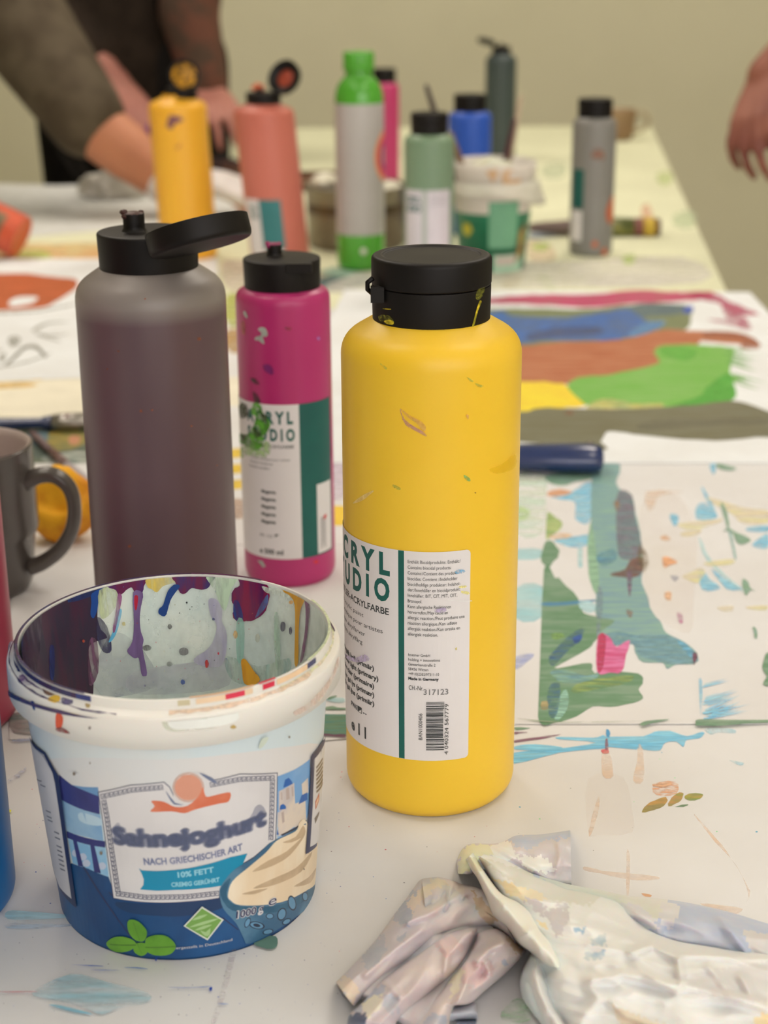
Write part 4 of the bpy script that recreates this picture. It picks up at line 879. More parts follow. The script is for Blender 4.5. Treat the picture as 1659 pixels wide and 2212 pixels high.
P([(480, 925), (700, 935), (1040, 900), (1050, 960), (860, 1000), (700, 1000), (540, 980)], mat('print_shadow_stripe', (24, 52, 88), .4), 3)
# right side: sky, sea side houses, dome
P([(1350, 245), (1450, 205), (1530, 150), (1535, 420), (1490, 520), (1355, 600)], mat('print_sea_right', (112, 152, 192), .4, .4, (150, 175, 200), 20))
HS = mat('print_house', (208, 190, 172), .4, .4, (190, 176, 170), 80); HS2 = mat('print_house_shade', (175, 155, 145), .4); DM = mat('print_dome', (42, 92, 158), .4)
for pts in [[(1362, 325), (1445, 278), (1450, 400), (1400, 420), (1362, 430)], [(1355, 440), (1420, 400), (1425, 470), (1395, 500), (1355, 520)], [(1420, 400), (1505, 370), (1510, 500), (1440, 520), (1380, 560), (1358, 570), (1358, 520)], [(1485, 285), (1520, 250), (1522, 330), (1490, 360)]]: P(pts, HS)
for pts in [[(1385, 305), (1395, 262), (1415, 250), (1432, 270), (1436, 285)], [(1365, 425), (1370, 400), (1385, 392), (1400, 405), (1400, 420)], [(1468, 395), (1485, 345), (1515, 330), (1515, 370)], [(1350, 560), (1354, 530), (1362, 560)]]: P(pts, DM)
for pts in [[(1400, 310), (1416, 302), (1420, 365), (1402, 372)], [(1372, 330), (1378, 328), (1380, 370), (1374, 372)], [(1430, 300), (1437, 296), (1440, 350), (1433, 352)], [(1375, 440), (1388, 432), (1392, 490), (1380, 498)]]: P(pts, HS2)
P([(1370, 560), (1430, 530), (1510, 480), (1512, 486), (1432, 540), (1380, 566)], mat('print_line', (60, 60, 70), .4))
# centre panel
panel = [(382, 327), (560, 288), (740, 272), (772, 300), (800, 360), (870, 385), (925, 340), (940, 225), (1010, 262), (1150, 228), (1355, 222), (1352, 420), (1345, 590), (1310, 610), (1230, 680), (1130, 740), (1060, 820), (1040, 905), (860, 925), (640, 928), (465, 905), (430, 650), (405, 470)]
P(panel, NAVY)
def inset(pts, d):
    c = [(p[0], p[1]) for p in pts]; n = len(c); o = []
    for i in range(n):
        a = Vector(c[i-1]); b = Vector(c[i]); e = Vector(c[(i+1) % n]); u = (b-a).normalized(); v = (e-b).normalized()
        nn = Vector((-u.y, u.x))+Vector((-v.y, v.x)); nn = nn/max(.35, nn.dot(Vector((-u.y, u.x)))) if nn.length > 1e-4 else Vector((-u.y, u.x))
        o.append(tuple(b+nn*d))
    return o
P(inset(panel, 4), WH)
def meander(path, w, mt, unit=26, flip=1):
    """greek key between two rules along a polyline given in crop pixels"""
    Pp = [Vector(p) for p in path]; Ls = [(Pp[i+1]-Pp[i]).length for i in range(len(Pp)-1)]; tot = sum(Ls); n = max(1, round(tot/unit)); u_ = tot/n; th = w*.115
    def pos(s_, q):
        s_ = min(max(s_, 0), tot-1e-6); i = 0
        while s_ > Ls[i] and i < len(Ls)-1: s_ -= Ls[i]; i += 1
        d = (Pp[i+1]-Pp[i]).normalized(); nn = Vector((-d.y, d.x))*flip; return Pp[i]+d*s_+nn*(q*w)
    Q = []
    def seg(s0, q0, s1, q1):
        if abs(s1-s0) > abs(q1-q0)*w: A = [pos(s0, q0-th/w/2), pos(s1, q0-th/w/2), pos(s1, q0+th/w/2), pos(s0, q0+th/w/2)]
        else: A = [pos(s0-th/2, q0), pos(s0+th/2, q0), pos(s0+th/2, q1), pos(s0-th/2, q1)]
        Q.append(ci(TBc([(p.x, p.y) for p in A])))
    for k in range(n):
        s_ = k*u_
        seg(s_+.06*u_, .92, s_+.06*u_, .12); seg(s_+.06*u_, .18, s_+.82*u_, .18); seg(s_+.82*u_, .18, s_+.82*u_, .66); seg(s_+.82*u_, .62, s_+.42*u_, .62); seg(s_+.42*u_, .62, s_+.42*u_, .42); seg(s_+.06*u_, .86, s_+1.06*u_, .86)
    l.quads(Q, fo, mt)
KEY = NAVY
meander([(394, 336), (560, 299), (736, 283)], 34, KEY, 25); meander([(985, 272), (1150, 240), (1340, 233)], 34, KEY, 25); meander([(1343, 262), (1340, 420), (1334, 590)], 32, KEY, 23)
meander([(1040, 894), (860, 914), (640, 917), (476, 895)], 34, KEY, 25); meander([(474, 872), (440, 650), (415, 470), (396, 372)], 34, KEY, 24)
P(inset(panel, 40)[:3]+inset(panel, 40)[3:], WH) if False else None
# sun emblem, wave, blurred name and lines on the panel
SUN = mat('print_sun', (205, 140, 115), .4); SUN2 = mat('print_sun_deep', (200, 104, 74), .4, .4, (210, 125, 95), 60)
sunh = mat('print_sun_halo', (208, 172, 156), .4, alpha=(.8, .1))
P([(800, 372), (790, 310), (820, 250), (880, 228), (945, 226), (960, 280), (950, 340), (900, 380), (850, 398)], WH, 3)
P([(872+86*math.cos(k/10*6.283), 302+82*math.sin(k/10*6.283)) for k in range(10)], sunh, 2); P([(872+74*math.cos(k/10*6.283), 302+70*math.sin(k/10*6.283)) for k in range(10)], SUN, 2)
P([(672, 375), (740, 380), (800, 408), (870, 400), (930, 345), (950, 300), (965, 350), (1000, 348), (1040, 338), (1098, 330), (1090, 378), (1040, 390), (960, 408), (900, 425), (850, 442), (780, 432), (668, 434), (690, 405)], SUN2, 3)
P([(750, 320), (800, 385), (850, 395), (795, 395), (765, 355)], mat('print_arc', (105, 112, 135), .4), 2); P([(930, 222), (1000, 250), (1030, 282), (985, 265)], mat('print_arc', (105, 112, 135), .4), 2)
BLR = mat('print_blur_ink', (98, 104, 132), .4, .4, (120, 122, 145), 90); BLH = mat('print_blur_halo', (160, 158, 172), .4, .4, (180, 174, 180), 60)
nm = [(465, 520), (480, 495), (500, 500), (485, 520), (500, 545), (560, 545), (620, 520), (600, 495), (640, 505), (660, 530), (760, 525), (840, 515), (870, 495), (880, 520), (960, 520), (1010, 515), (1050, 490), (1025, 460), (1055, 470), (1090, 480), (1160, 455), (1240, 400), (1255, 390), (1265, 410), (1290, 440), (1265, 480), (1230, 470), (1180, 510), (1120, 530), (1060, 560), (1010, 575), (980, 610), (960, 600), (900, 585), (850, 630), (825, 635), (860, 590), (760, 600), (680, 605), (620, 590), (560, 590), (500, 580), (470, 555)]
def TBt(body, a, b, hpx, mt, bold=0.0):
    q = ci(TBc([a, b])); l.text(body, q[0], q[1], hpx/2.5136/3430*.62*1.05, fo, mt, bold, .0015)
BLa = mat('print_blur_soft', (104, 110, 138), .4, alpha=(.32, .05))
for dx, dy in ((-5, 0), (5, 0), (0, -6), (0, 6), (-9, 3), (9, -3)): TBt('Sahnejoghurt', (470+dx, 602+dy), (1290+dx, 500+dy), 98, BLa, .05)
P([(470, 520), (490, 492), (505, 505), (492, 535), (540, 560), (620, 570), (600, 590), (500, 580)], BLa, 2); P([(1000, 580), (1150, 540), (1280, 470), (1290, 430), (1262, 395), (1230, 410), (1200, 470), (1100, 520)], BLa, 2)
TBt('Sahnejoghurt', (470, 602), (1290, 500), 90, mat('print_blur_mid', (98, 104, 132), .4, alpha=(.55, .05)), .0)
TBt('NACH GRIECHISCHER ART', (632, 722), (1165, 640), 42, BLH, .05); TBt('NACH GRIECHISCHER ART', (634, 718), (1163, 638), 36, BLR, .02)
TEB = mat('print_teal_banner', (8, 128, 160), .4)
P([(605, 740), (620, 752), (700, 756), (860, 742), (1000, 712), (1100, 680), (1190, 660), (1165, 720), (1165, 790), (1080, 830), (960, 848), (800, 858), (700, 862), (612, 855), (630, 830), (632, 800), (618, 765)], TEB)
TIk = mat('print_banner_text', (140, 190, 200), .4)
TBt('10% FETT', (815, 790), (1010, 760), 32, TIk, .04); TBt('CREMIG GERÜHRT', (780, 840), (1040, 812), 26, TIk, .04)
# bowl of yoghurt
P([(1040, 880), (1046, 840), (1080, 790), (1130, 740), (1230, 680), (1310, 605), (1400, 560), (1500, 500), (1590, 470), (1640, 600), (1600, 860), (1510, 960), (1350, 1075), (1200, 1150), (1170, 1120), (1130, 1040), (1060, 960)], mat('print_bowl', (82, 118, 140), .4, .4, (60, 95, 120), 60), 3)
P([(1085, 885), (1110, 810), (1200, 732), (1290, 655), (1350, 590), (1450, 540), (1470, 495), (1500, 480), (1560, 560), (1610, 640), (1580, 800), (1440, 900), (1300, 938), (1150, 940), (1100, 915)], mat('print_yoghurt', (226, 206, 178), .4, .4, (218, 192, 158), 22, (1, 4, 1), 30), 4)
SW = mat('print_swirl', (204, 174, 138), .4, alpha=(.8, .2))
for pts in [[(1215, 760), (1300, 700), (1400, 650), (1500, 560), (1420, 670), (1320, 730)], [(1220, 850), (1320, 800), (1450, 740), (1540, 650), (1480, 760), (1340, 830)], [(1380, 600), (1450, 570), (1490, 510), (1500, 560), (1430, 600)], [(1440, 840), (1520, 790), (1560, 740), (1530, 820)], [(1160, 880), (1230, 860), (1300, 850), (1230, 880)]]: P(pts, SW, 3)
P([(1042, 880), (1050, 840), (1085, 800), (1100, 800), (1078, 870), (1090, 915), (1150, 945), (1300, 948), (1440, 915), (1570, 830), (1575, 860), (1440, 950), (1300, 985), (1150, 980), (1080, 950)], mat('print_bowl_rim', (44, 84, 108), .4, .4, (60, 100, 120), 90), 2)
BLo = mat('print_bowl_ink', (44, 52, 70), .4); BLc = mat('print_bowl_light', (96, 138, 165), .4)
for (x, y, a_, b_, g_) in [(1240, 1050, 44, 20, .2), (1430, 930, 22, 42, -.2), (1375, 990, 24, 36, .3), (1310, 1000, 22, 16, 0), (1500, 895, 16, 26, -.1), (1300, 1085, 30, 14, -.2), (1190, 1035, 14, 30, .4), (1400, 1030, 26, 14, -.5)]:
    ring = lambda f_: [(x+f_*a_*math.cos(k/9*6.283)*math.cos(g_)-f_*b_*math.sin(k/9*6.283)*math.sin(g_), y+f_*a_*math.cos(k/9*6.283)*math.sin(g_)+f_*b_*math.sin(k/9*6.283)*math.cos(g_)) for k in range(9)]
    P(ring(1.0), BLo, 2); P(ring(.8), BLc, 2)
    if a_ > 30: P(ring(.45), BLo, 2)
TBt('1000 g', (1128, 1012), (1275, 972), 44, WH, .075); TBt('1000 g', (1128, 1012), (1275, 972), 44, NAVY, .02); TBt('e', (1300, 948), (1345, 930), 62, WH, .05); TBt('e', (1301, 947), (1344, 931), 60, NAVY, .0)
TBt('Hergestellt in Deutschland', (786, 1178), (1108, 1132), 17, WH, .0)
P([(945, 946), (1062, 1018), (975, 1130), (846, 1052)], mat('print_rhomb_edge', (205, 205, 190), .4)); P([(945, 956), (1050, 1020), (974, 1120), (856, 1052)], mat('print_rhomb_green', (112, 152, 72), .4))
for a_, b_ in [((890, 1020), (975, 990)), ((872, 1060), (1040, 1010)), ((905, 1075), (1000, 1045))]: P([a_, ((a_[0]+b_[0])/2, (a_[1]+b_[1])/2-9), b_, ((a_[0]+b_[0])/2, (a_[1]+b_[1])/2+9)], mat('print_rhomb_pale', (158, 185, 125), .4), 2)
P([(935, 1075), (965, 1085), (990, 1062), (985, 1100), (960, 1105)], mat('print_rhomb_pale', (158, 185, 125), .4), 2)
LF1 = mat('print_leaf', (100, 150, 48), .4, .4, (80, 128, 38), 50); LF2 = mat('print_leaf_dark', (66, 104, 38), .4)
for pts in [[(560, 1100), (545, 1060), (552, 1020), (600, 1025), (645, 1070), (648, 1105), (630, 1135), (590, 1130)], [(432, 1145), (470, 1115), (520, 1110), (570, 1125), (592, 1150), (560, 1185), (500, 1195), (455, 1180)], [(640, 1150), (650, 1115), (710, 1100), (765, 1112), (805, 1160), (775, 1205), (700, 1212), (650, 1190)], [(585, 1150), (640, 1145), (655, 1190), (620, 1215), (580, 1190)]]: P(pts, LF1, 3)
for a_, b_ in [((575, 1030), (610, 1130)), ((450, 1150), (590, 1152)), ((800, 1160), (640, 1165)), ((590, 1130), (620, 1200))]: P([a_, (a_[0]+4, a_[1]+4), (b_[0]+3, b_[1]+5), b_], LF2)
# side panels
P([(-20, 20), (30, 50), (100, 110), (160, 215), (175, 240), (210, 500), (272, 955), (245, 935), (185, 860), (120, 700), (60, 400), (-10, 100)], NAVY); P([(-20, 30), (28, 62), (95, 122), (142, 222), (160, 300), (245, 905), (180, 840), (120, 690), (70, 400), (-5, 110)], WH)
meander([(165, 232), (205, 500), (266, 930)], 18, NAVY, 17); meander([(36, 62), (100, 122), (160, 222)], 14, NAVY, 14)
for k, h in enumerate([(70, 260), (90, 290), (120, 430), (125, 460), (130, 480), (165, 545), (170, 575), (178, 620), (182, 645), (186, 670), (190, 695), (194, 720), (198, 745)]): P([(h[0]-14, h[1]-8), (h[0]+14, h[1]+4), (h[0]+14, h[1]+12), (h[0]-12, h[1])], mat('print_small_text', (120, 118, 125), .4))
P([(1610, 20), (1586, 60), (1532, 130), (1520, 400), (1500, 665), (1560, 620), (1620, 300)], NAVY); P([(1615, 40), (1590, 90), (1545, 150), (1538, 400), (1524, 625), (1570, 590), (1640, 300)], WH)
meander([(1531, 140), (1518, 400), (1500, 660)], 20, NAVY, 17, -1)
for k in range(7): P([(1556, 190+k*22), (1590, 140+k*22), (1592, 150+k*22), (1557, 202+k*22)], mat('print_small_text2', (112, 98, 88), .4))
P([(1550, 380), (1572, 330), (1572, 370), (1552, 425)], mat('print_red', (190, 98, 70), .4)); P([(1554, 385), (1568, 350), (1568, 370), (1555, 410)], mat('print_peach', (222, 180, 150), .4)); P([(1546, 470), (1572, 430), (1572, 445), (1550, 500)], mat('print_small_text2', (112, 98, 88), .4))
for c_, s_ in [((345, 167), 4), ((1412, 27), 5), ((260, 225), 8), ((1490, 745), 4), ((405, 655), 8)]: P([(c_[0]+s_*math.cos(k), c_[1]+s_*1.3*math.sin(k)) for k in range(6)], mat('dirt_speck', (120, 105, 90), .5), 2)
P([(1248, 80), (1265, 35), (1300, 28), (1285, 60), (1258, 88)], mat('dry_drip', (196, 200, 182), .35), 3)
l.build('label', t)
# paint inside
TI = crop(0, 1230, 2.2419); r1 = r0-.0016
def fin(s_, h, e):
    a = s_/.06; R = r0+kk*h-.0010-.0010-e*3.0; return Vector((R*math.sin(a), -R*math.cos(a), h))
def cin(pts): 
    out = []
    for p in pts:
        a, h = cone_hit(p[0], p[1], BX, BY, r0-.0022, kk, True); a %= 2*math.pi; out.append((a*.06, h))
    return out
l = MB()
def PI_(pts, mt, sm=3, jg=.0, sd=0):
    q = TI(pts); q = spline(q, sm) if sm else q; q = jag(q, jg, sd) if jg else q
    l.patch([(a, min(h, .1178)) for a, h in cin(q)], fin, mt, .0015)
def wet(c, c2=None, a=None, ang=0, sc=60, st=(3, 3, .6)): return mat('wet_paint', c, .22, .5, c2, sc, st, ang, a)
PI_([(480, 60), (900, 10), (1200, 10), (1500, 90), (1590, 250), (1500, 420), (1250, 560), (900, 620), (500, 620), (460, 400), (470, 200)], wet((222, 220, 206), (206, 212, 204), (.5, .3), 0, 24, (1, 1, .8)))
PI_([(560, 300), (700, 400), (760, 560), (560, 620), (430, 600), (480, 420)], wet((165, 162, 172), (195, 198, 190), (.4, .3), 0, 20, (1, 1, 1)))
PI_([(940, 450), (1100, 430), (1110, 560), (900, 600), (640, 600), (640, 500)], wet((185, 178, 188), (200, 200, 192), (.4, .3), 0, 20, (1, 1, 1)))
PI_([(1100, 420), (1250, 470), (1400, 430), (1380, 520), (1200, 560), (1110, 520)], wet((155, 180, 172), (190, 198, 180), (.5, .4), 0, 40))
PI_([(20, 520), (60, 380), (120, 260), (240, 165), (400, 95), (520, 68), (500, 110), (470, 200), (490, 290), (520, 330), (440, 360), (430, 420), (450, 620), (300, 640), (100, 600)], wet((46, 30, 50), (62, 26, 48), None, 0, 40), 3, 1.5)
PI_([(120, 300), (200, 200), (180, 480), (140, 470)], wet((60, 50, 70), (80, 60, 75), (.4, .4))); PI_([(80, 400), (110, 290), (105, 440), (90, 450)], wet((30, 60, 105), None, (.7, .3)))
PI_([(360, 110), (460, 90), (440, 130), (330, 160)], wet((35, 50, 100), None, (.6, .4)))
PI_([(445, 115), (510, 85), (480, 130), (472, 190), (455, 235), (438, 220), (442, 160)], wet((18, 62, 130)))
PI_([(240, 380), (262, 380), (262, 520), (242, 520)], wet((30, 40, 105), None, (.7, .4))); PI_([(430, 350), (470, 350), (475, 500), (430, 560)], wet((105, 65, 90), None, (.6, .4)))
PI_([(470, 230), (520, 280), (540, 390), (500, 400), (470, 330)], wet((60, 55, 85), None, (.6, .4)))
PI_([(570, 200), (590, 200), (570, 290), (545, 340), (525, 350), (550, 290)], wet((90, 165, 200), None, (.75, .3))); PI_([(480, 100), (560, 85), (560, 180), (500, 240), (480, 200)], wet((190, 195, 150), None, (.5, .4)))
PI_([(520, 75), (600, 50), (705, 38), (700, 70), (690, 110), (680, 175), (655, 165), (650, 110), (635, 85), (600, 110), (575, 130), (560, 100), (530, 90)], wet((92, 20, 62), (60, 30, 90), None), 3, 1)
PI_([(570, 120), (590, 130), (578, 200), (556, 300), (545, 290), (560, 200)], wet((140, 75, 120), None, (.7, .3)))
PI_([(645, 110), (692, 115), (682, 180), (676, 240), (682, 300), (695, 340), (690, 385), (712, 500), (698, 516), (684, 505), (672, 430), (650, 430), (615, 395), (640, 350), (648, 260)], wet((112, 85, 130), (95, 70, 110), None))
PI_([(650, 130), (668, 130), (662, 190), (652, 190)], wet((165, 20, 50)))
PI_([(705, 45), (760, 35), (845, 28), (850, 60), (790, 80), (760, 110), (735, 95), (715, 85)], wet((205, 175, 80), (190, 180, 130), (.75, .3)))
PI_([(842, 30), (1032, 26), (1026, 60), (1000, 92), (960, 96), (930, 88), (905, 110), (880, 118), (862, 90), (850, 60)], wet((52, 32, 88), (95, 20, 62), None), 3, 1)
PI_([(845, 72), (872, 80), (850, 110), (825, 150), (806, 215), (790, 226), (768, 212), (770, 190), (790, 170), (812, 105)], wet((12, 55, 118)))
PI_([(1158, 38), (1220, 35), (1270, 55), (1300, 80), (1304, 150), (1275, 215), (1230, 245), (1190, 250), (1150, 250), (1130, 225), (1135, 180), (1122, 150), (1130, 100), (1160, 75)], wet((122, 18, 60), (78, 22, 72), None, 0, 60, (3, 3, .3)), 3, 1.5)
PI_([(1135, 150), (1160, 160), (1180, 240), (1150, 248), (1132, 215)], wet((40, 55, 120), None, (.7, .4))); PI_([(1275, 150), (1300, 120), (1295, 175), (1240, 235), (1250, 200)], wet((95, 115, 165), None, (.75, .4)))
PI_([(1270, 80), (1310, 90), (1390, 115), (1420, 140), (1330, 120), (1290, 110)], wet((205, 205, 190), None, (.7, .4), 0, 150))
PI_([(1010, 150), (1030, 138), (1055, 150), (1078, 200), (1076, 250), (1098, 300), (1100, 360), (1092, 420), (1060, 470), (960, 460), (940, 430), (1000, 390), (1035, 340), (1050, 270), (1020, 220)], wet((168, 158, 178), (180, 172, 182), (.85, .15)))
PI_([(1365, 80), (1420, 92), (1482, 112), (1478, 150), (1458, 200), (1450, 300), (1448, 450), (1430, 455), (1432, 300), (1430, 170), (1405, 125), (1380, 110)], wet((205, 145, 35), (190, 130, 30)))
PI_([(1478, 130), (1500, 150), (1502, 230), (1480, 400), (1462, 450), (1458, 430), (1480, 300), (1484, 200)], wet((118, 62, 95), None, (.85, .2)))
PI_([(1148, 250), (1184, 255), (1180, 430), (1150, 435)], wet((150, 190, 172), None, (.65, .2))); PI_([(1170, 440), (1192, 434), (1232, 490), (1262, 530), (1230, 560), (1185, 550), (1175, 490)], wet((218, 150, 25), (200, 130, 20)))
PI_([(1330, 230), (1355, 230), (1360, 460), (1338, 460)], wet((170, 190, 165), None, (.5, .4)))
PI_([(1000, 20), (1150, 25), (1120, 100), (1090, 200), (1040, 100)], wet((180, 195, 165), None, (.55, .4), 0, 50))
for (x, y, rx, ry, c) in [(1036, 239, 7, 7, (20, 30, 100)), (905, 159, 5, 5, (40, 40, 45)), (822, 275, 11, 13, (90, 85, 85)), (597, 262, 9, 10, (190, 175, 120)), (710, 378, 22, 14, (95, 90, 90)), (890, 395, 24, 20, (120, 115, 115)), (885, 543, 11, 13, (70, 90, 150)), (1375, 275, 14, 24, (75, 65, 85)), (1413, 295, 7, 20, (75, 65, 85)), (1143, 313, 11, 20, (215, 170, 110)), (1415, 157, 10, 10, (215, 150, 60)), (1003, 455, 10, 20, (200, 50, 45)), (1060, 404, 4, 6, (200, 40, 60)), (400, 345, 7, 7, (185, 75, 50)), (1252, 330, 12, 22, (195, 190, 170)), (870, 208, 3, 3, (40, 60, 60)), (920, 190, 3, 3, (40, 40, 45)), (990, 165, 3, 3, (50, 50, 55)), (930, 178, 2.5, 2.5, (50, 50, 55)), (700, 560, 6, 5, (120, 110, 140)), (820, 455, 14, 12, (130, 130, 125))]:
    PI_([(x+rx*math.cos(k/7*6.283), y+ry*math.sin(k/7*6.283)) for k in range(7)], wet(c, None, (.8, .3), 0, 200), 2, .6, x)
rr = random.Random(5)
for k in range(60):
    x, y, s_ = rr.uniform(480, 1380), rr.uniform(80, 560), rr.uniform(1, 3)
    PI_([(x+s_*math.cos(j/5*6.283), y+s_*math.sin(j/5*6.283)) for j in range(5)], wet(rr.choice([(90, 90, 90), (80, 80, 130), (150, 60, 70), (150, 140, 110)])), 0)
absorb(l, inside_)
# paint on the rim
l = MB(); fr = lambda s_, h, e: Vector(((.0670+e)*math.sin(s_/.067), -(.0670+e)*math.cos(s_/.067), h))
cr_ = lambda pts: [(lambda q: (q[0]*.067, min(q[1], .1115)))(cone_hit(p[0], p[1], BX, BY, .0670, 0)) for p in pts]
def PR(pts, mt, sm=3): q = spline(TI(pts), sm); l.patch(cr_(q), fr, mt, .002)
PR([(272, 700), (290, 695), (305, 720), (300, 760), (285, 772), (270, 760)], wet((205, 75, 40))); PR([(270, 770), (300, 765), (340, 795), (280, 785)], wet((130, 60, 60), None, (.8, .3)))
PR([(150, 640), (165, 642), (170, 680), (160, 675)], wet((40, 65, 120))); PR([(1115, 765), (1130, 752), (1145, 765), (1128, 772)], wet((180, 150, 90))); PR([(345, 690), (380, 695), (385, 705), (350, 702)], wet((225, 185, 60))); PR([(430, 762), (440, 762), (438, 774), (430, 774)], wet((140, 130, 120)))
WR = mat('rim_window', (226, 222, 212), .2)
PR([(780, 725), (800, 700), (840, 690), (1000, 690), (1080, 700), (1090, 735), (1060, 760), (1000, 775), (850, 785), (800, 770)], paint((205, 205, 180), (222, 212, 200), (.5, .2))); PR([(815, 730), (850, 718), (1120, 700), (1150, 690), (1148, 730), (1050, 760), (870, 775), (820, 760)], WR)
PR([(940, 705), (1000, 700), (1000, 722), (945, 722)], wet((195, 210, 195), None, (.7, .3))); PR([(800, 650), (820, 640), (820, 720), (790, 722)], paint((225, 195, 165), None, (.6, .3)))
# top ledge drips (annulus)
fa = lambda s_, q, e: Vector((q*math.sin(s_/.06), -q*math.cos(s_/.06), .1146-(q-ri-.0013)*.0018/(.0664-ri-.0013)+e+.0001))
def ca(pts):
    o = []
    for p in pts:
        w = onz(p[0], p[1], .1136); dx, dy = w.x-BX, w.y-BY; o.append((math.atan2(dx, -dy)*.06, min(.0662, max(ri+.0015, math.hypot(dx, dy)))))
    return o
def PA(pts, mt): l.patch(ca(spline(TI(pts), 4)), fa, mt, .002)
PA([(48, 480), (80, 560), (200, 630), (340, 675), (480, 700), (575, 712), (575, 720), (480, 712), (330, 690), (190, 645), (60, 580), (40, 500)], wet((72, 52, 88), (50, 42, 82)))
PA([(210, 585), (250, 590), (290, 610), (250, 618), (215, 605)], wet((120, 90, 70))); PA([(235, 622), (290, 620), (285, 640), (240, 636)], wet((220, 175, 60))); PA([(300, 632), (350, 635), (350, 655), (305, 650)], wet((105, 95, 125), None, (.8, .2)))
PA([(225, 655), (250, 655), (245, 690), (228, 688)], wet((70, 65, 105))); PA([(415, 660), (438, 655), (436, 672), (418, 672)], wet((165, 140, 90))); PA([(85, 460), (115, 480), (115, 505), (85, 500)], wet((30, 40, 80))); PA([(90, 520), (150, 530), (190, 565), (120, 560)], wet((190, 180, 175), (120, 90, 120)))
PA([(475, 610), (500, 605), (500, 632), (475, 630)], wet((205, 180, 130))); PA([(1590, 240), (1620, 290), (1618, 305), (1600, 280)], wet((70, 30, 60)))
fg2 = fa
def PG(a0, a1, q0, q1, mt):
    n = max(2, int(abs(a1-a0)/3)); rj = random.Random(int(a0)); A_ = [(math.radians(a0+(a1-a0)*k/n)*.06, ri+q0+rj.uniform(0, .0004)) for k in range(n+1)]; B_ = [(math.radians(a0+(a1-a0)*k/n)*.06, ri+q1-rj.uniform(0, .0008)*(k > 0)) for k in range(n+1)][::-1]; l.patch(A_+B_, fa, mt, .002)
PG(-110, -42, .0016, .0024, wet((58, 40, 78), (90, 60, 100), (.9, .2))); PG(-105, -12, .0034, .0045, wet((70, 50, 86), (46, 38, 78), (.9, .2))); PG(45, 110, .0015, .0030, wet((205, 208, 160), (225, 205, 180), (.7, .3))); PG(5, 60, .0018, .0040, wet((228, 196, 168), None, (.6, .3))); PG(110, 200, .0015, .0040, wet((80, 40, 80), (150, 60, 90), (.8, .3)))
PR([(20, 555), (60, 600), (190, 655), (340, 690), (480, 712), (575, 722), (480, 722), (330, 706), (190, 672), (60, 622), (18, 580)], wet((72, 52, 88), (50, 42, 82)))
PR([(1420, 690), (1500, 640), (1600, 520), (1636, 420), (1636, 470), (1560, 620), (1450, 700)], wet((226, 190, 170), None, (.4, .2)))
# lip
fl = lambda s_, h, e: Vector(((ri+.0014+e)*math.sin(s_/.06), -(ri+.0014+e)*math.cos(s_/.06), h))
def PLp(a0, a1, mt): l.patch([(math.radians(a0)*.06, .1158), (math.radians(a1)*.06, .1158), (math.radians(a1)*.06, .1180), (math.radians(a0)*.06, .1180)], fl, mt, .002)
ft = lambda s_, q, e: Vector((q*math.sin(s_/.06), -q*math.cos(s_/.06), .11825+e))
def PLt(a0, a1, mt, q0=.0001, q1=.0012):
    n = max(2, int(abs(a1-a0)/4)); A_ = [(math.radians(a0+(a1-a0)*k/n)*.06, ri+q0) for k in range(n+1)]; B_ = [(math.radians(a0+(a1-a0)*k/n)*.06, ri+q1) for k in range(n+1)][::-1]; l.patch(A_+B_, ft, mt, .002)
DK = wet((58, 28, 62), (40, 36, 80)); 
PLt(-180, -25, DK); PLp(-110, -28, DK); PLp(-28, -22, wet((40, 50, 110))); PLt(12, 35, wet((225, 180, 140))); PLp(14, 34, wet((228, 195, 160))); PLp(24, 31, wet((210, 50, 75))); PLp(38, 43, wet((205, 35, 65))); PLt(37, 44, wet((205, 35, 65)))
PLp(44, 60, wet((228, 190, 150))); PLp(60, 66, wet((45, 45, 90))); PLt(62, 120, wet((200, 205, 165), None, (.8, .3))); PLp(8, 12, wet((200, 185, 150))); PLt(150, 180, wet((80, 30, 70)))
absorb(l, rim)
# handle lug and wire
m = MB(); q = at(28, 1468, .60)-Vector((BX, BY, TZ)); LG_ = mat('lug_plastic', (128, 108, 120), .35)
m.lathe(smooth_prof([(0, -.002), (.0045, -.002, .001), (.0045, .002, .001), (0, .002)]), LG_, 24, Matrix.Translation((-.0672, .008, .106)) @ Matrix.Rotation(math.pi/2, 4, 'Y'))
m.tube([(-.0690, .008, .106), (-.0700, .010, .101), (-.0685, .014, .098)], .0011, LG_, 8); m.build('handle_lug', t)
# ------------------------------------------------------------------ grey mug
MGm = mat('mug_dark_glaze', (84, 76, 70), .22, .6, (78, 70, 64), 12); MIn = mat('mug_inside_glaze', (178, 158, 148), .3, .5, (172, 152, 142), 12)
q = onz(-42, 1270); t = thing('mug', 'dark grey ceramic mug with pale inside, handle towards the purple bottle', 'mug', (q.x, q.y, TZ))
mh = .0935; R_ = .0395
m = MB(); m.lathe(smooth_prof([(0, .003), (.024, .003), (.026, 0, .001), (.031, .001, .003), (.034, .008, .004), (.0365, .035), (R_, .040, .003), (R_, mh, .001), (R_-.0015, mh+.0008, .0008), (R_-.003, mh, .0006)]), MGm, 96); m.build('body', t)
m = MB(); m.lathe([(R_-.0012, mh+.0010), (R_-.003, mh+.0004), (R_-.0038, mh-.004), (R_-.006, .008), (0, .006)], MIn, 96); m.build('interior', t)
m = MB(); hp = [(R_-.003, 0, .072), (R_+.006, 0, .077), (R_+.016, 0, .077), (R_+.024, 0, .070), (R_+.0265, 0, .058), (R_+.024, 0, .043), (R_+.016, 0, .030), (R_+.005, 0, .021), (R_-.004, 0, .017)]
hs = spline(hp, 4, False); hs = [Vector((v[0], v[1]-.004, v[2])) for v in [tuple(x) for x in hs]]
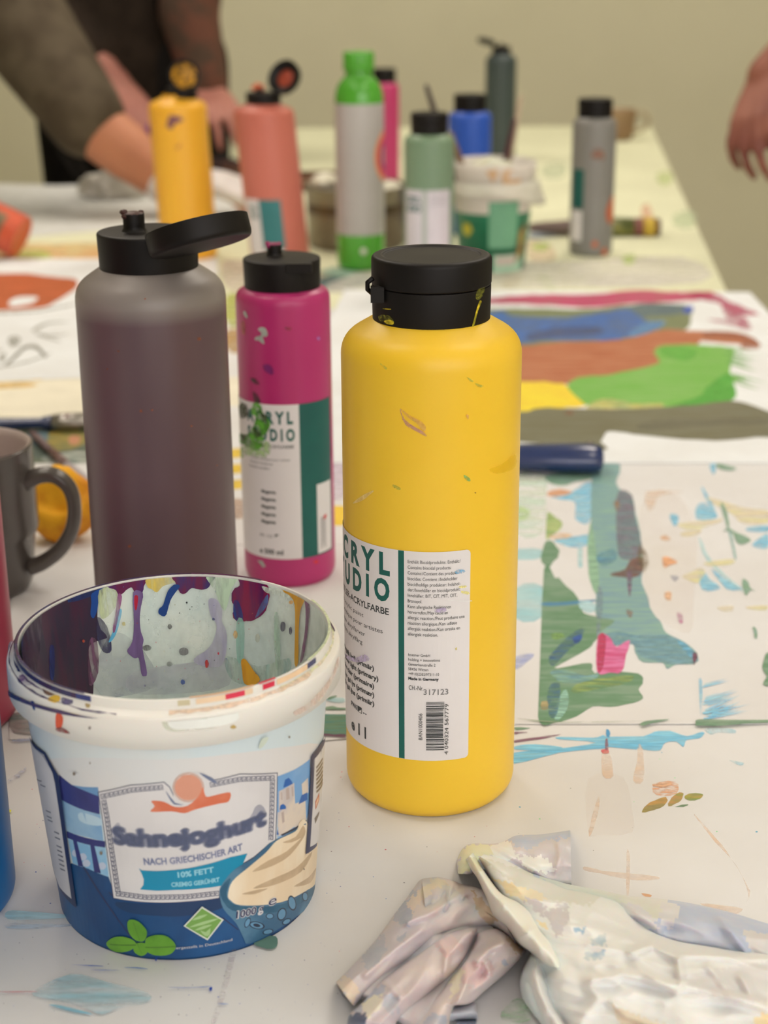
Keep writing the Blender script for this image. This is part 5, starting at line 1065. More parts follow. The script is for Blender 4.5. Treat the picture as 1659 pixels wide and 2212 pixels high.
m.tube(hs, [.0052+.0015*abs(i/len(hs)-.5)*2 for i in range(len(hs))], MGm, 16, .8); m.build('handle', t).rotation_euler = (0, 0, math.radians(-6))
# ------------------------------------------------------------------ brushes
NV = mat('navy_lacquer', (24, 42, 84), .22, .6, (20, 36, 72), 10, coat=.3); STL = mat('brush_ferrule', (150, 140, 130), .3, metal=.8); BRI = mat('bristles', (90, 70, 50), .7, .3, (60, 50, 45), 200)
def along(p0, p1, n): return [Vector(p0).lerp(Vector(p1), k/n) for k in range(n+1)]
h = .0115
p0 = onz(1304, 990, h); p1 = onz(760, 982, h); 
# flat handle: elliptical section
t = thing('paint_brush', 'navy lacquered flat paint brush lying behind the yellow bottle, handle end with a hole', 'brush', (p0.x, p0.y, TZ))
d = (p1-p0); O_ = Vector((p0.x, p0.y, TZ))
m = MB(); path = [p0+d*f-O_ for f in (0, .006, .02, .06, .15, .3, .45, .6)]; m.tube(path, [.006, .0125, .0155, .0168, .0165, .0150, .0125, .014], NV, 24, .66); m.build('handle', t)
m = MB(); m.tube([p0+d*f-O_ for f in (.6, .75)], [.0135, .0135], STL, 20, .6); m.build('ferrule', t)
m = MB(); m.tube([p0+d*f-O_ for f in (.75, .85, 1.0)], [.0128, .0135, .011], BRI, 20, .5); m.build('bristles', t)
m = MB(); hq = p0+d*.055-O_+Vector((0, .004, .0108)); m.lathe([(0, .0002), (.0028, .0002), (.0033, -.0002)], mat('hole_dark', (14, 16, 26), .6), 20, Matrix.Translation(hq)); m.lathe([(0, .0004), (.0016, .0004)], mat('hole_light', (170, 150, 135), .6), 14, Matrix.Translation(hq+Vector((0, -.0008, 0)))); m.build('hanging_hole', t)
h = .007; p0 = onz(-180, 922, h); p1 = onz(350, 905, h); O_ = Vector((p0.x, p0.y, TZ)); d = p1-p0
t = thing('paint_brush', 'blue-handled paint brush with steel ferrule, passing behind the purple bottle', 'brush', O_)
m = MB(); m.tube([p0+d*f-O_ for f in (0, .02, .1, .3, .5, .55)], [.003, .006, .0075, .0065, .0055, .0080], NV, 20, .8); m.build('handle', t)
m = MB(); m.tube([p0+d*f-O_ for f in (.55, .6, .8)], [.009, .0105, .0105], STL, 20, .7); m.build('ferrule', t)
m = MB(); m.tube([p0+d*f-O_ for f in (.8, .9, 1.0)], [.010, .0105, .008], BRI, 20, .6); m.build('bristles', t)
m = MB(); q_ = p0+d*.615-O_; m.ball(q_+Vector((0, -.004, .0062)), .0022, paint((110, 30, 45)), (1.3, 1, .5), 8); m.build('paint_dot', t)
h = .005; p0 = onz(68, 935, .006); p1 = onz(205, 1062, .004); O_ = Vector((p0.x, p0.y, TZ)); d = p1-p0
t = thing('artist_brush', 'thin paint-crusted brush lying between the grey mug and the purple bottle', 'brush', O_)
m = MB(); m.tube([p0+d*f-O_ for f in (0, .1, .35)], [.0028, .0034, .0030], mat('dark_wood_handle', (72, 52, 50), .4, .5, (110, 85, 85), 60), 12); m.build('handle', t)
m = MB(); m.tube([p0+d*f-O_ for f in (.35, .6)], [.0036, .0040], mat('dirty_ferrule', (120, 95, 85), .4, .5, (95, 60, 55), 90), 12); m.build('ferrule', t)
m = MB(); m.tube([p0+d*f-O_ for f in (.6, .8, 1)], [.0042, .0050, .002], mat('lilac_bristles', (165, 150, 150), .7), 12); m.build('bristles', t)
# yellow paint-soaked sponge behind the mug handle
YO = mat('ochre_sponge', (226, 160, 30), .65, .3, (196, 118, 22), 28, bump=.5, bscale=140)
c_ = onz(150, 1165); t = thing('paint_sponge', 'crumpled yellow-orange paint-soaked sponge seen through the mug handle', 'sponge', c_)
m = MB(); m.ball((0, 0, .024), .031, YO, (.86, .55, .86), 48)
for v in m.bm.verts: 
    n_ = noise.noise(v.co*42+Vector((3, 1, 2)))*.015+noise.noise(v.co*110)*.004; v.co.x *= .62+.016*min(24, v.co.z*1000); v.co += v.co.normalized()*n_; v.co.z = max(.0004, v.co.z)
m.build('sponge_body', t)
# ------------------------------------------------------------------ crumpled gloves
def pip(x, y, poly):
    c = False; n = len(poly)
    for i in range(n):
        x1, y1 = poly[i][0], poly[i][1]; x2, y2 = poly[i-1][0], poly[i-1][1]
        if (y1 > y) != (y2 > y) and x < (x2-x1)*(y-y1)/(y2-y1)+x1: c = not c
    return c
def dline(x, y, pl):
    best = 1e9
    for i in range(len(pl)-1):
        ax, ay = pl[i]; bx, by = pl[i+1]; dx, dy = bx-ax, by-ay; t = max(0, min(1, ((x-ax)*dx+(y-ay)*dy)/(dx*dx+dy*dy+1e-9)))
        best = min(best, math.hypot(x-ax-dx*t, y-ay-dy*t))
    return best
def resample(pl, n):
    P = spline(pl, 6, False); Ls = [0]
    for i in range(len(P)-1): Ls.append(Ls[-1]+(P[i+1]-P[i]).length)
    out = []; j = 0
    for k in range(n+1):
        s_ = Ls[-1]*k/n
        while j < len(Ls)-2 and Ls[j+1] < s_: j += 1
        t = (s_-Ls[j])/max(1e-9, Ls[j+1]-Ls[j]); out.append(P[j].lerp(P[j+1], min(1, t)))
    return out
def loft(mb, Lp, Rp, H, z0, base, stains=(), nu=90, nv=44, power=.55, skew=0.0, wr=.0015, creases=(), seed=0, dirn=(1, 0), tf=None, ends=(1, 1), zr=None):
    """cloth fold arching from the left outline to the right outline"""
    if tf: Lp = tf(Lp); Rp = tf(Rp); stains = [(tf(a), b) for a, b in stains]; creases = [(tf(a), w, h) for a, w, h in creases]
    A = resample(Lp, nu); B = resample(Rp, nu); V = []; XY = []
    dd = Vector(dirn).normalized()
    for i in range(nu+1):
        u = i/nu
        for j in range(nv+1):
            v = j/nv; p = A[i].lerp(B[i], v); vv = v**(1+skew) if skew >= 0 else 1-(1-v)**(1-skew)
            arch = max(0, math.sin(math.pi*vv))**power
            e = 1.0
            if ends[0]: e *= min(1, (u/.06))**.5
            if ends[1]: e *= min(1, ((1-u)/.06))**.5
            h = H(u) if callable(H) else H
            s_ = p.x*dd.x+p.y*dd.y; q = -p.x*dd.y+p.y*dd.x
            n1 = noise.noise(Vector((s_/150, q/34, seed))); n2 = noise.noise(Vector((s_/60, q/22, seed+9))); n3 = noise.noise(Vector((s_/40, q/40, seed+5)))
            w = wr*((1-abs(n1)*2.2)*1.2+n2*.8+(.5-abs(n3))*.7)
            c = sum(hh*math.exp(-(dline(p.x, p.y, pl)/ww)**2) for pl, ww, hh in creases)
            zb = z0 if zr is None else z0+(zr-z0)*v
            z = zb+e*arch*(h+w+c)
            V.append(onz(p.x, p.y, max(.0006, z))); XY.append((p.x, p.y))
    st = [mb.mi(base)]+[mb.mi(b) for a, b in stains]
    vv = [mb.bm.verts.new(v) for v in V]
    for i in range(nu):
        for j in range(nv):
            a = i*(nv+1)+j; x, y = XY[a]; nx = noise.noise(Vector((x/9, y/9, 3)))*9; ny = noise.noise(Vector((x/9, y/9, 8)))*9
            mi_ = st[0]
            for k, (pl, b) in enumerate(stains):
                if pip(x+nx, y+ny, pl): mi_ = st[k+1]
            try:
                f = mb.bm.faces.new([vv[a], vv[a+1], vv[a+nv+2], vv[a+nv+1]]); f.material_index = mi_; f.smooth = True
            except ValueError: pass
def gl(c, c2=None, sc=40): return mat('glove_film', c, .42, .4, c2, sc, (1, 1, 1), 0, None, .35, .65, sss=.3, bump=.12, bscale=120, detail=6)
G1 = crop(700, 1780, 3.318); GLc = crop(680, 1650, 1.6946); G2c = crop(1150, 1780, 3.2593)
PK = gl((208, 190, 180), (196, 180, 180)); PKl = gl((196, 184, 184), (206, 188, 180)); BLs_ = gl((168, 168, 176), (188, 180, 180), 60); ORg = gl((218, 194, 172), (210, 190, 176)); DKb = gl((110, 115, 128), (80, 85, 105)); RSg = gl((210, 175, 172), (206, 186, 178)); YLg = gl((222, 208, 178), (212, 200, 180)); BRg = gl((180, 148, 120), (200, 175, 150))
m = MB()
stains1 = [([(480, 680), (570, 560), (640, 455), (700, 500), (640, 620), (600, 720), (520, 720)], BLs_), ([(260, 960), (370, 830), (430, 780), (440, 900), (380, 1010), (300, 1060)], BLs_), ([(590, 560), (660, 480), (815, 380), (840, 420), (690, 560), (620, 640)], ORg),
           ([(760, 540), (860, 490), (900, 520), (820, 620), (790, 640)], RSg), ([(85, 1135), (150, 1080), (250, 1180), (210, 1300), (140, 1230)], ORg), ([(520, 800), (590, 780), (570, 850), (530, 850)], BLs_), ([(1050, 470), (1150, 560), (1240, 680), (1180, 740), (1090, 640)], BRg), ([(740, 395), (830, 380), (900, 430), (840, 450)], ORg)]
loft(m, [(120, 1180), (260, 1010), (430, 830), (540, 660), (660, 480), (760, 400)], [(640, 1480), (880, 1440), (940, 1310), (1080, 1250), (1280, 1080), (1440, 915)], .006, .0015, PKl, stains1, 70, 60, .25, 0, .0014, (), 15, (1, -1), G1, (1, 0))
# first long fold, back left, open end at the lower left
loft(m, [(85, 1135), (210, 1010), (370, 830), (480, 680), (570, 560), (650, 450), (700, 395), (815, 380)], [(215, 1310), (330, 1190), (480, 1060), (620, 960), (760, 850), (900, 780), (1150, 740), (1330, 760)], lambda u: .011+.002*u, .001, PKl, stains1, 90, 50, .38, .1, .0012,
     [([(600, 700), (800, 620), (1000, 480)], 9, .003), ([(300, 1080), (500, 900), (700, 760)], 8, .002)], 1, (1, -1), G1, (0, 0))
loft(m, [(700, 395), (815, 380), (905, 400), (985, 428), (1060, 440), (1160, 470)], [(760, 850), (850, 800), (960, 780), (1100, 760), (1250, 760), (1400, 900)], .012, .001, PK, stains1, 60, 50, .38, -.2, .0014, [([(820, 640), (930, 540), (1060, 470)], 10, .003)], 4, (.4, -1), G1, (0, 0))
# second fold, centre
loft(m, [(165, 1470), (180, 1370), (260, 1290), (400, 1130), (600, 980), (780, 850), (900, 775), (1095, 735)], [(500, 1500), (520, 1420), (600, 1350), (700, 1260), (860, 1130), (960, 1040), (1040, 920), (1105, 745)], lambda u: .012+.001*u, .0035, PK,
     [([(180, 1330), (330, 1190), (430, 1150), (420, 1230), (330, 1300), (240, 1360)], BLs_), ([(430, 1220), (540, 1250), (530, 1340), (480, 1370), (400, 1300)], BLs_), ([(250, 1290), (400, 1210), (400, 1330), (300, 1390)], YLg), ([(160, 1360), (295, 1358), (290, 1480), (150, 1480)], DKb), ([(780, 850), (900, 800), (1000, 900), (860, 960)], RSg)], 90, 50, .38, .1, .0013,
     [([(870, 1100), (880, 920), (830, 850)], 8, .003), ([(540, 1230), (470, 1160), (420, 1120)], 7, .002)], 7, (1, -1), G1, (1, 1))
# third fold, right
loft(m, [(620, 1500), (700, 1400), (800, 1240), (890, 1110), (1000, 990), (1080, 820), (1110, 770), (1250, 735)], [(880, 1500), (925, 1330), (945, 1300), (1045, 1290), (1150, 1200), (1280, 1090), (1390, 985), (1450, 910)], lambda u: .013, .003, PK,
     [([(1000, 1000), (1170, 990), (1240, 1060), (1080, 1180), (990, 1150)], RSg), ([(1265, 985), (1300, 975), (1310, 1010), (1275, 1020)], BLs_), ([(700, 1433), (760, 1360), (880, 1380), (860, 1500), (700, 1500)], BLs_), ([(900, 1120), (980, 1010), (1000, 1050), (960, 1200), (900, 1250)], YLg), ([(1290, 780), (1440, 900), (1400, 950), (1330, 880)], BRg)], 90, 50, .38, -.1, .0016,
     [([(1010, 1010), (1020, 1150), (950, 1300)], 9, .005), ([(1100, 980), (1180, 900), (1270, 860)], 10, .005), ([(1180, 1060), (1160, 1000)], 7, .004)], 11, (1, -1), G1, (1, 1))
loft(m, [(900, 1300), (930, 1300), (1075, 1280), (1085, 1330)], [(870, 1420), (880, 1415), (1090, 1400), (1100, 1395)], .006, .001, gl((165, 165, 168), (185, 180, 182)), [], 24, 20, .5, 0, .001, (), 2, (1, 0), G1, (0, 0))
loft(m, [(930, 1400), (1000, 1405), (1095, 1400)], [(1000, 1480), (1040, 1480), (1080, 1480)], .004, .001, DKb, [], 20, 14, .5, 0, .001, (), 2, (1, 0), G1, (0, 0))
loft(m, [(92, 1155), (110, 1180), (150, 1240), (205, 1305)], [(125, 1215), (135, 1235), (165, 1260), (215, 1310)], .003, .0008, gl((70, 80, 120), (150, 150, 155), 200), [], 20, 10, .5, 0, .0003, (), 2, (1, 0), G1, (0, 0))
tag(m.build('disposable_glove'), 'crumpled pinkish grey disposable glove stained with paint, left of the white one', 'glove', 'crumpled disposable gloves')
WG = gl((224, 217, 208), (218, 211, 203)); WGg = gl((206, 198, 196), (214, 206, 198)); BLg = gl((172, 178, 196), (190, 188, 194), 50); LCg = gl((196, 184, 184), (206, 194, 190)); CRg = gl((230, 222, 205), (226, 218, 202)); GYg = gl((192, 183, 182), (206, 196, 190)); AMg = gl((230, 205, 162), (224, 208, 182)); TBg = gl((160, 180, 190), (205, 202, 195), 160); YGg = gl((216, 208, 172), (212, 204, 180)); OLg = gl((208, 202, 186), (214, 207, 196))
m = MB()
# cuff flap at the back
loft(m, [(524, 402), (522, 350), (560, 296), (660, 292), (700, 280), (740, 262), (830, 258), (935, 243)], [(575, 405), (600, 402), (640, 420), (700, 440), (760, 445), (830, 450), (890, 448), (940, 442)], .012, .001, LCg,
     [([(700, 262), (800, 250), (960, 235), (960, 270), (840, 275), (790, 310), (740, 310)], BLg), ([(520, 400), (525, 330), (560, 290), (650, 288), (660, 330), (600, 340), (560, 400)], YGg), ([(730, 330), (850, 340), (880, 400), (780, 390)], WG), ([(640, 290), (700, 280), (740, 330), (700, 370), (650, 340)], WG)], 80, 40, .35, -.2, .0016, [([(660, 300), (760, 360), (860, 420)], 8, .003), ([(880, 420), (900, 330), (890, 260)], 8, .002)], 3, (1, .3), GLc, (0, 0))
# blue-tinted lower layer along the far side
loft(m, [(800, 398), (930, 440), (1040, 460), (1140, 482), (1300, 498), (1480, 532), (1660, 585), (1850, 640)], [(800, 440), (930, 500), (1060, 560), (1160, 640), (1300, 690), (1480, 730), (1660, 770), (1850, 800)], .017, .001, BLg,
     [([(800, 390), (930, 430), (1140, 470), (1300, 480), (1260, 560), (1200, 580), (1100, 560), (900, 500)], OLg), ([(1110, 500), (1200, 520), (1260, 600), (1200, 600), (1120, 540)], WGg), ([(1260, 500), (1340, 515), (1300, 600), (1262, 590)], WGg), ([(1560, 600), (1850, 660), (1850, 760), (1600, 700)], GYg)], 90, 36, .4, -.35, .0016, [([(1480, 560), (1540, 640), (1580, 690)], 8, .003), ([(1130, 500), (1200, 560), (1260, 600)], 9, .004)], 14, (1, .2), GLc, (0, 0))
# main upper layer
loft(m, [(600, 345), (650, 430), (690, 490), (740, 560), (790, 640), (800, 700), (762, 790), (765, 850), (795, 905), (835, 960), (850, 1010)], [(620, 330), (700, 350), (800, 400), (930, 448), (1129, 505), (1200, 570), (1259, 615), (1342, 648), (1524, 676), (1850, 730), (1850, 1030)],
     lambda u: .019+.008*math.sin(u*3), .004, WG,
     [([(600, 340), (800, 395), (930, 445), (1040, 480), (1000, 520), (880, 500), (800, 480), (700, 420)], OLg), ([(640, 415), (700, 430), (800, 460), (850, 490), (840, 500), (760, 500), (700, 470)], AMg), ([(800, 500), (830, 560), (860, 520), (940, 545), (900, 620), (880, 640), (860, 580)], GYg), ([(880, 505), (930, 520), (920, 535), (885, 530)], GYg),
      ([(760, 480), (820, 500), (850, 540), (800, 540)], LCg), ([(810, 565), (860, 600), (855, 610), (820, 590)], AMg), ([(1010, 640), (1060, 620), (1060, 665), (1010, 665)], TBg), ([(975, 700), (1060, 680), (1050, 715), (980, 715)], TBg), ([(940, 600), (990, 600), (985, 615), (950, 615)], TBg),
      ([(1600, 925), (1660, 905), (1700, 960), (1600, 990)], AMg), ([(1080, 880), (1200, 930), (1300, 960), (1250, 1010), (1130, 1000)], gl((222, 204, 180))), ([(1300, 780), (1659, 720), (1850, 760), (1850, 860), (1500, 870)], gl((216, 208, 202)))], 170, 120, .28, -.25, .0013,
     [([(1160, 690), (1240, 660), (1310, 700), (1430, 700), (1659, 715)], 9, .0035), ([(1020, 790), (1130, 770), (1250, 800), (1440, 830), (1659, 900)], 11, .004), ([(1000, 800), (1040, 860), (990, 920), (940, 980)], 14, .003), ([(1180, 740), (1250, 790), (1330, 830)], 10, .003), ([(1090, 880), (1140, 920), (1250, 960)], 8, .003), ([(1440, 740), (1520, 840), (1659, 900)], 10, .003),
      ([(830, 780), (870, 900), (930, 1000)], 20, -.010), ([(760, 700), (830, 800), (880, 950)], 10, .004), ([(1330, 720), (1340, 800)], 8, .004), ([(1560, 780), (1600, 850), (1659, 880)], 9, .004)], 21, (1, .25), GLc, (0, 0))
# bulging rolled edge
loft(m, [(552, 350), (570, 385), (595, 420), (628, 492), (652, 556), (700, 596), (745, 656), (790, 690), (830, 740)], [(580, 325), (640, 420), (690, 478), (754, 504), (800, 542), (836, 608), (885, 660), (920, 740), (940, 800)], lambda u: .016+.010*math.sin(math.pi*u), .010, CRg,
     [([(552, 350), (600, 320), (620, 380), (590, 400)], YGg)], 90, 34, .5, .1, .0018, [([(690, 520), (660, 560)], 10, .003), ([(800, 600), (740, 650)], 10, .004)], 31, (.6, 1), GLc, (0, 1))
# lower left lobe
loft(m, [(790, 690), (752, 780), (757, 850), (790, 905), (835, 960), (870, 1010)], [(850, 700), (880, 800), (900, 880), (930, 940), (960, 1000), (980, 1040)], .018, .001, WG, [], 60, 34, .5, .0, .002, [([(800, 760), (850, 900)], 10, .005)], 41, (.5, 1), GLc, (1, 0))
tag(m.build('disposable_glove'), 'crumpled white disposable glove with amber and blue stains, in the lower right corner', 'glove', 'crumpled disposable gloves')

# ------------------------------------------------------------------ far table things
def place(px, py, Y): v = at(px, py, Y); return Vector((v.x, Y, TZ))
GB = mat('green_bucket_plastic', (32, 118, 82), .4, .5, (40, 125, 90), 10); GW = mat('bucket_rim_white', (206, 192, 176), .45, .4, (212, 200, 184), 10)
q = place(1063, 540, 2.0); t = thing('paint_bucket', 'small green printed bucket with white rim, holding brushes, in the back row', 'bucket', q)
m = MB(); m.lathe([(0, .002), (.041, .002), (.041, 0), (.0505, .108)], GB, 64); m.build('body', t)
m = MB(); m.lathe([(.0506, .108), (.0525, .112), (.0535, .124), (.0530, .132), (.0515, .132), (.0505, .105), (.041, .006), (0, .006)], GW, 64); m.build('rim', t)
l = MB(); fg = lambda s_, h, e: Vector(((.0412+.088*h+e)*math.sin(s_/.046), -(.0412+.088*h+e)*math.cos(s_/.046), h))
l.patch([(-.008, .030), (.030, .030), (.030, .088), (-.008, .088)], fg, mat('label_pale_green', (108, 158, 122), .45), .003); l.patch([(-.002, .0), (.045, .0), (.045, .022), (-.002, .022)], fg, mat('label_pale_green2', (160, 190, 160), .45), .003); l.patch([(.002, .008), (.030, .008), (.030, .020), (.002, .020)], fg, mat('label_text_band', (192, 175, 160), .45), .003)
l.patch([(-.038+.009*math.cos(k), .052+.009*math.sin(k)) for k in range(6)], fg, paint((190, 175, 60)), .003); l.patch([(.034, .05), (.046, .06), (.044, .02), (.030, .01), (.034, .03)], fg, paint((178, 160, 80), (150, 100, 60), (.9, .2)), .003); l.build('label', t)
l = MB(); fw = lambda s_, h, e: Vector(((.0537+e)*math.sin(s_/.0537), -(.0537+e)*math.cos(s_/.0537), h))
for pts in [[(-.012, .126), (.002, .127), (.0, .118), (-.004, .112), (-.009, .119)], [(.009, .126), (.022, .126), (.015, .121), (.018, .115), (.032, .115), (.030, .110), (.008, .110)]]: l.patch(spline(pts, 2), fw, paint((200, 160, 118)), .003)
absorb(l, part_of(t, 'rim'))
bq = q
# white plastic film hanging over the bucket rim
m = MB(); n = 24; V = []; Fc = []
for i in range(n+1):
    a = math.radians(-100+200*i/n); u = i/n
    hb = .098-.022*max(0, u-.15)-.004*math.sin(u*9)
    for j in range(5):
        w = j/4; R = .0536+.0022+.002*math.sin(i*1.1)*w; h = .110+(hb-.110)*w
        if u > .8: R += (u-.8)*.05*w
        V.append(q+Vector((R*math.sin(a), -R*math.cos(a), h)))
for i in range(n):
    for j in range(4): a = i*5+j; Fc.append((a, a+1, a+6, a+5))
m.add(V, Fc, mat('white_film', (214, 202, 184), .5, .4, (205, 196, 176), 20)); o = m.build('plastic_film'); sm = o.modifiers.new('thick', 'SOLIDIFY'); sm.thickness = .0012; sm.offset = 1
tag(o, 'strip of white plastic film hanging over the rim of the green bucket', 'plastic film')
def brush_thing(label, p0, p1, r0_, hm, tipm, group=None, tipf=.2, r1_=None):
    p0 = Vector(p0); p1 = Vector(p1); t = thing('artist_brush', label, 'brush', p0, group); d = p1-p0; r1_ = r1_ or r0_*1.3
    m = MB(); m.tube([d*f for f in (tipf+.15, .6, .97, 1)], [r0_*.9, r0_, r0_*.7, r0_*.3], hm, 12); m.build('handle', t)
    m = MB(); m.tube([d*f for f in (tipf, tipf+.15)], [r1_, r0_*.95], STL, 12); m.build('ferrule', t)
    m = MB(); m.tube([d*f for f in (0, tipf*.3, tipf)], [r1_*.6, r1_*1.15, r1_], tipm, 12); m.build('bristles', t); return t
DW = mat('dark_brush_handle', (66, 52, 46), .35); BWd = mat('brown_brush_handle', (120, 88, 60), .4); MRd = mat('maroon_brush_handle', (70, 30, 34), .4)
Y_ = 2.0
def P3(px, py, Y=2.0): return at(px, py, Y)
brush_thing('dark handled brush leaning out of the green bucket to the upper left', P3(995, 425, 1.985), P3(920, 182, 1.97), .0045, DW, BRI, 'brushes in the green bucket')
brush_thing('tall pale wooden brush at the right side of the green bucket', P3(1085, 430, 2.02), P3(1126, 205, 2.02), .0038, mat('pale_wood', (190, 165, 135), .5), BRI, 'brushes in the green bucket')
brush_thing('maroon handled brush standing in the green bucket', P3(1075, 430, 2.01), P3(1112, 255, 2.01), .0040, MRd, BRI, 'brushes in the green bucket')
brush_thing('short brown brush with ochre handle in the left of the green bucket', P3(1020, 425, 1.99), P3(972, 285, 1.98), .0046, BWd, BRI, 'brushes in the green bucket')
m = MB(); m.ball((0, 0, .124), .022, mat('rag_white', (205, 205, 188), .8, .2, (190, 180, 150), 60, bump=.4), (1.3, 1.1, .55), 30)
for v in m.bm.verts: v.co += Vector((noise.noise(v.co*60), noise.noise(v.co*60+Vector((5, 0, 0))), noise.noise(v.co*50)))*.006
tag(m.build('crumpled_tissue', None, q), 'white crumpled tissue stuffed into the green bucket', 'tissue')
# metal pot behind the green squeeze bottle
POT = mat('dull_metal', (128, 116, 98), .35, metal=.55, rgb2=(108, 92, 76), scale=14); q = place(770, 480, 2.17)
t = thing('metal_pot', 'dull metal pot stained brown, half hidden behind the green squeeze bottle', 'pot', q); m = MB()
m.lathe(smooth_prof([(0, .002), (.060, .002), (.064, 0, .002), (.067, .008), (.067, .040), (.068, .044), (.067, .048), (.068, .078), (.070, .080, .001), (.068, .081), (.066, .078), (.064, .01), (0, .008)]), POT, 64); m.build('body', t)
m = MB(); m.lathe([(.0672, .046), (.0676, .077)], mat('dried_brown_paint', (62, 46, 28), .5, .4, (88, 70, 48), 30), 64); m.build('dried_paint', t)
m = MB(); m.lathe([(0, .060), (.0655, .060)], mat('murky_water', (70, 55, 40), .15), 40); m.build('murky_water', t)
for k, (px, py, s_) in enumerate([(705, 392, .020), (845, 408, .018)]):
    m = MB(); m.ball((0, 0, 0), s_, mat('rag_cream', (222, 212, 190), .8, .2, (200, 190, 165), 60, bump=.4), (1.1, .8, .62), 24)
    for v in m.bm.verts: v.co += Vector((noise.noise(v.co*70), noise.noise(v.co*70+Vector((5, k, 0))), noise.noise(v.co*50)))*.006
    tag(m.build('crumpled_tissue', None, at(px, py, 2.17)), 'cream crumpled tissue on the %s rim of the metal pot' % ('left', 'right')[k], 'tissue')
# paint tray
TR = mat('tray_brown', (120, 85, 60), .5, .4, (90, 65, 48), 30); q = place(600, 372, 2.75); t = thing('paint_tray', 'shallow paint tray with brown, violet and orange paint blots, behind the salmon bottle', 'tray', q); m = MB()
m.box(-.14, .14, -.075, .075, 0, .004, TR)
for b_ in [(-.14, .14, -.075, -.070), (-.14, .14, .070, .075), (-.14, -.135, -.07, .07), (.135, .14, -.07, .07)]: m.box(b_[0], b_[1], b_[2], b_[3], .004, .016, TR)
m.build('tray_base', t); r = random.Random(8); m = MB()
pc_ = [(60, 45, 60), (185, 120, 60), (150, 130, 140), (110, 50, 40), (200, 185, 165), (50, 50, 55)]
for k in range(26): m.ball((r.uniform(-.12, .12), r.uniform(-.06, .06), .006), r.uniform(.008, .02), paint(r.choice(pc_)), (1.3, .9, .35), 10)
m.build('paint_blots', t)
m = MB(); m.ball((0, 0, .012), .03, mat('dark_rag', (48, 42, 44), .8, .2, (90, 60, 50), 60), (1.3, .8, .42), 24)
for v in m.bm.verts: v.co += Vector((noise.noise(v.co*70), noise.noise(v.co*70+Vector((5, 1, 0))), noise.noise(v.co*50)))*.006; v.co.z = max(.0005, v.co.z)
tag(m.build('crumpled_cloth', None, place(480, 345, 2.95)), 'small dark paint-stained cloth between the amber and salmon bottles', 'cloth')
m = MB(); m.ball((0, 0, .020), .048, mat('white_cloth', (196, 186, 172), .8, .2, (176, 166, 150), 40, bump=.4), (1.15, .6, .60), 36)
for v in m.bm.verts: v.co += Vector((noise.noise(v.co*50), noise.noise(v.co*50+Vector((5, 2, 0))), noise.noise(v.co*40)))*.014; v.co.z = max(.0006, v.co.z)
tag(m.build('crumpled_cloth', None, place(243, 372, 2.62)), 'crumpled off-white cloth on the table beneath the bare forearm', 'cloth')
# tan mug at the far right
q = place(1335, 290, 3.42); TN = mat('tan_mug_glaze', (150, 120, 85), .4, .5, (140, 108, 76), 12); t = thing('mug', 'tan brown mug at the far end of the table, behind the grey bottle', 'mug', q)
m = MB(); m.lathe(smooth_prof([(0, .002), (.026, 0, .002), (.034, .012, .006), (.037, .062, .001), (.0355, .062), (.033, .014), (0, .008)]), TN, 48); m.build('body', t)
m = MB(); m.tube(spline([(.034, 0, .052), (.050, 0, .056), (.062, 0, .044), (.058, 0, .026), (.034, 0, .016)], 5, False), .0052, mat('tan_mug_handle', (176, 158, 125), .4), 12); m.build('handle', t)
# big brush lying at the right
p0 = onz(1140, 492, .011); p1 = onz(1425, 490, .012); O_ = Vector((p0.x, p0.y, TZ)); d = p1-p0
t = thing('flat_brush', 'wide paint-caked brush lying behind the grey bottle, green ferrule and yellow-maroon tip', 'brush', O_)
m = MB(); m.tube([p0+d*f-O_ for f in (0, .03, .12, .3, .5)], [.003, .008, .011, .014, .0155], mat('mauve_handle', (118, 92, 82), .45, .5, (105, 85, 78), 30), 18, .75); m.build('handle', t)
m = MB(); m.tube([p0+d*f-O_ for f in (.5, .62, .8)], [.018, .019, .0165], mat('dark_green_ferrule', (78, 82, 40), .4, .5, (130, 120, 50), 40), 18, .75); m.build('ferrule', t)
m = MB(); m.tube([p0+d*f-O_ for f in (.80, .87)], [.0165, .0170], mat('maroon_bristles', (120, 70, 62), .6), 18, .75); m.tube([p0+d*f-O_ for f in (.87, .96)], [.0178, .0172], mat('yellow_bristles', (185, 150, 50), .6), 18, .75); m.tube([p0+d*f-O_ for f in (.96, 1.0)], [.0172, .015], mat('dark_bristles', (85, 50, 38), .6), 18, .75); m.build('bristles', t)
# orange bottle lying at the left edge
ORm = mat('orange_plastic', (200, 84, 52), .42, .5, (186, 74, 46), 12); p1 = onz(30, 512, .028); t = thing('paint_bottle', 'orange paint bottle tipped over at a slant, cut off by the left edge', 'bottle', (p1.x, p1.y, TZ), LG)
Mx = Matrix.Translation((0, 0, .0292)) @ Matrix.Rotation(math.radians(14), 4, 'Z') @ Matrix.Rotation(math.radians(-82), 4, 'Y')
Mx = Matrix.Translation((.010, 0, .0270)) @ Matrix.Rotation(math.radians(168), 4, 'Z') @ Matrix.Rotation(math.radians(66), 4, 'Y')
m = MB(); m.lathe(smooth_prof([(0, .001), (.025, .001), (.0285, 0, .003), (.0290, .006), (.0290, .172, .008), (.021, .182, .002), (.020, .186)]), ORm, 56, Mx); m.build('body', t)
m = MB(); m.lathe(smooth_prof([(0, .182), (.0212, .182, .001), (.0212, .205, .002), (0, .206)]), CAPM, 40, Mx); m.build('cap', t)
l = MB(); fo2 = lambda s_, h, e: Mx @ Vector(((.0291+e)*math.cos(s_/.029), (.0291+e)*math.sin(s_/.029), h)); l.patch([(.015, .02), (.075, .02), (.075, .12), (.015, .12)], fo2, mat('olive_label', (132, 108, 78), .5, .4, (110, 92, 66), 40), .003); l.build('label', t)

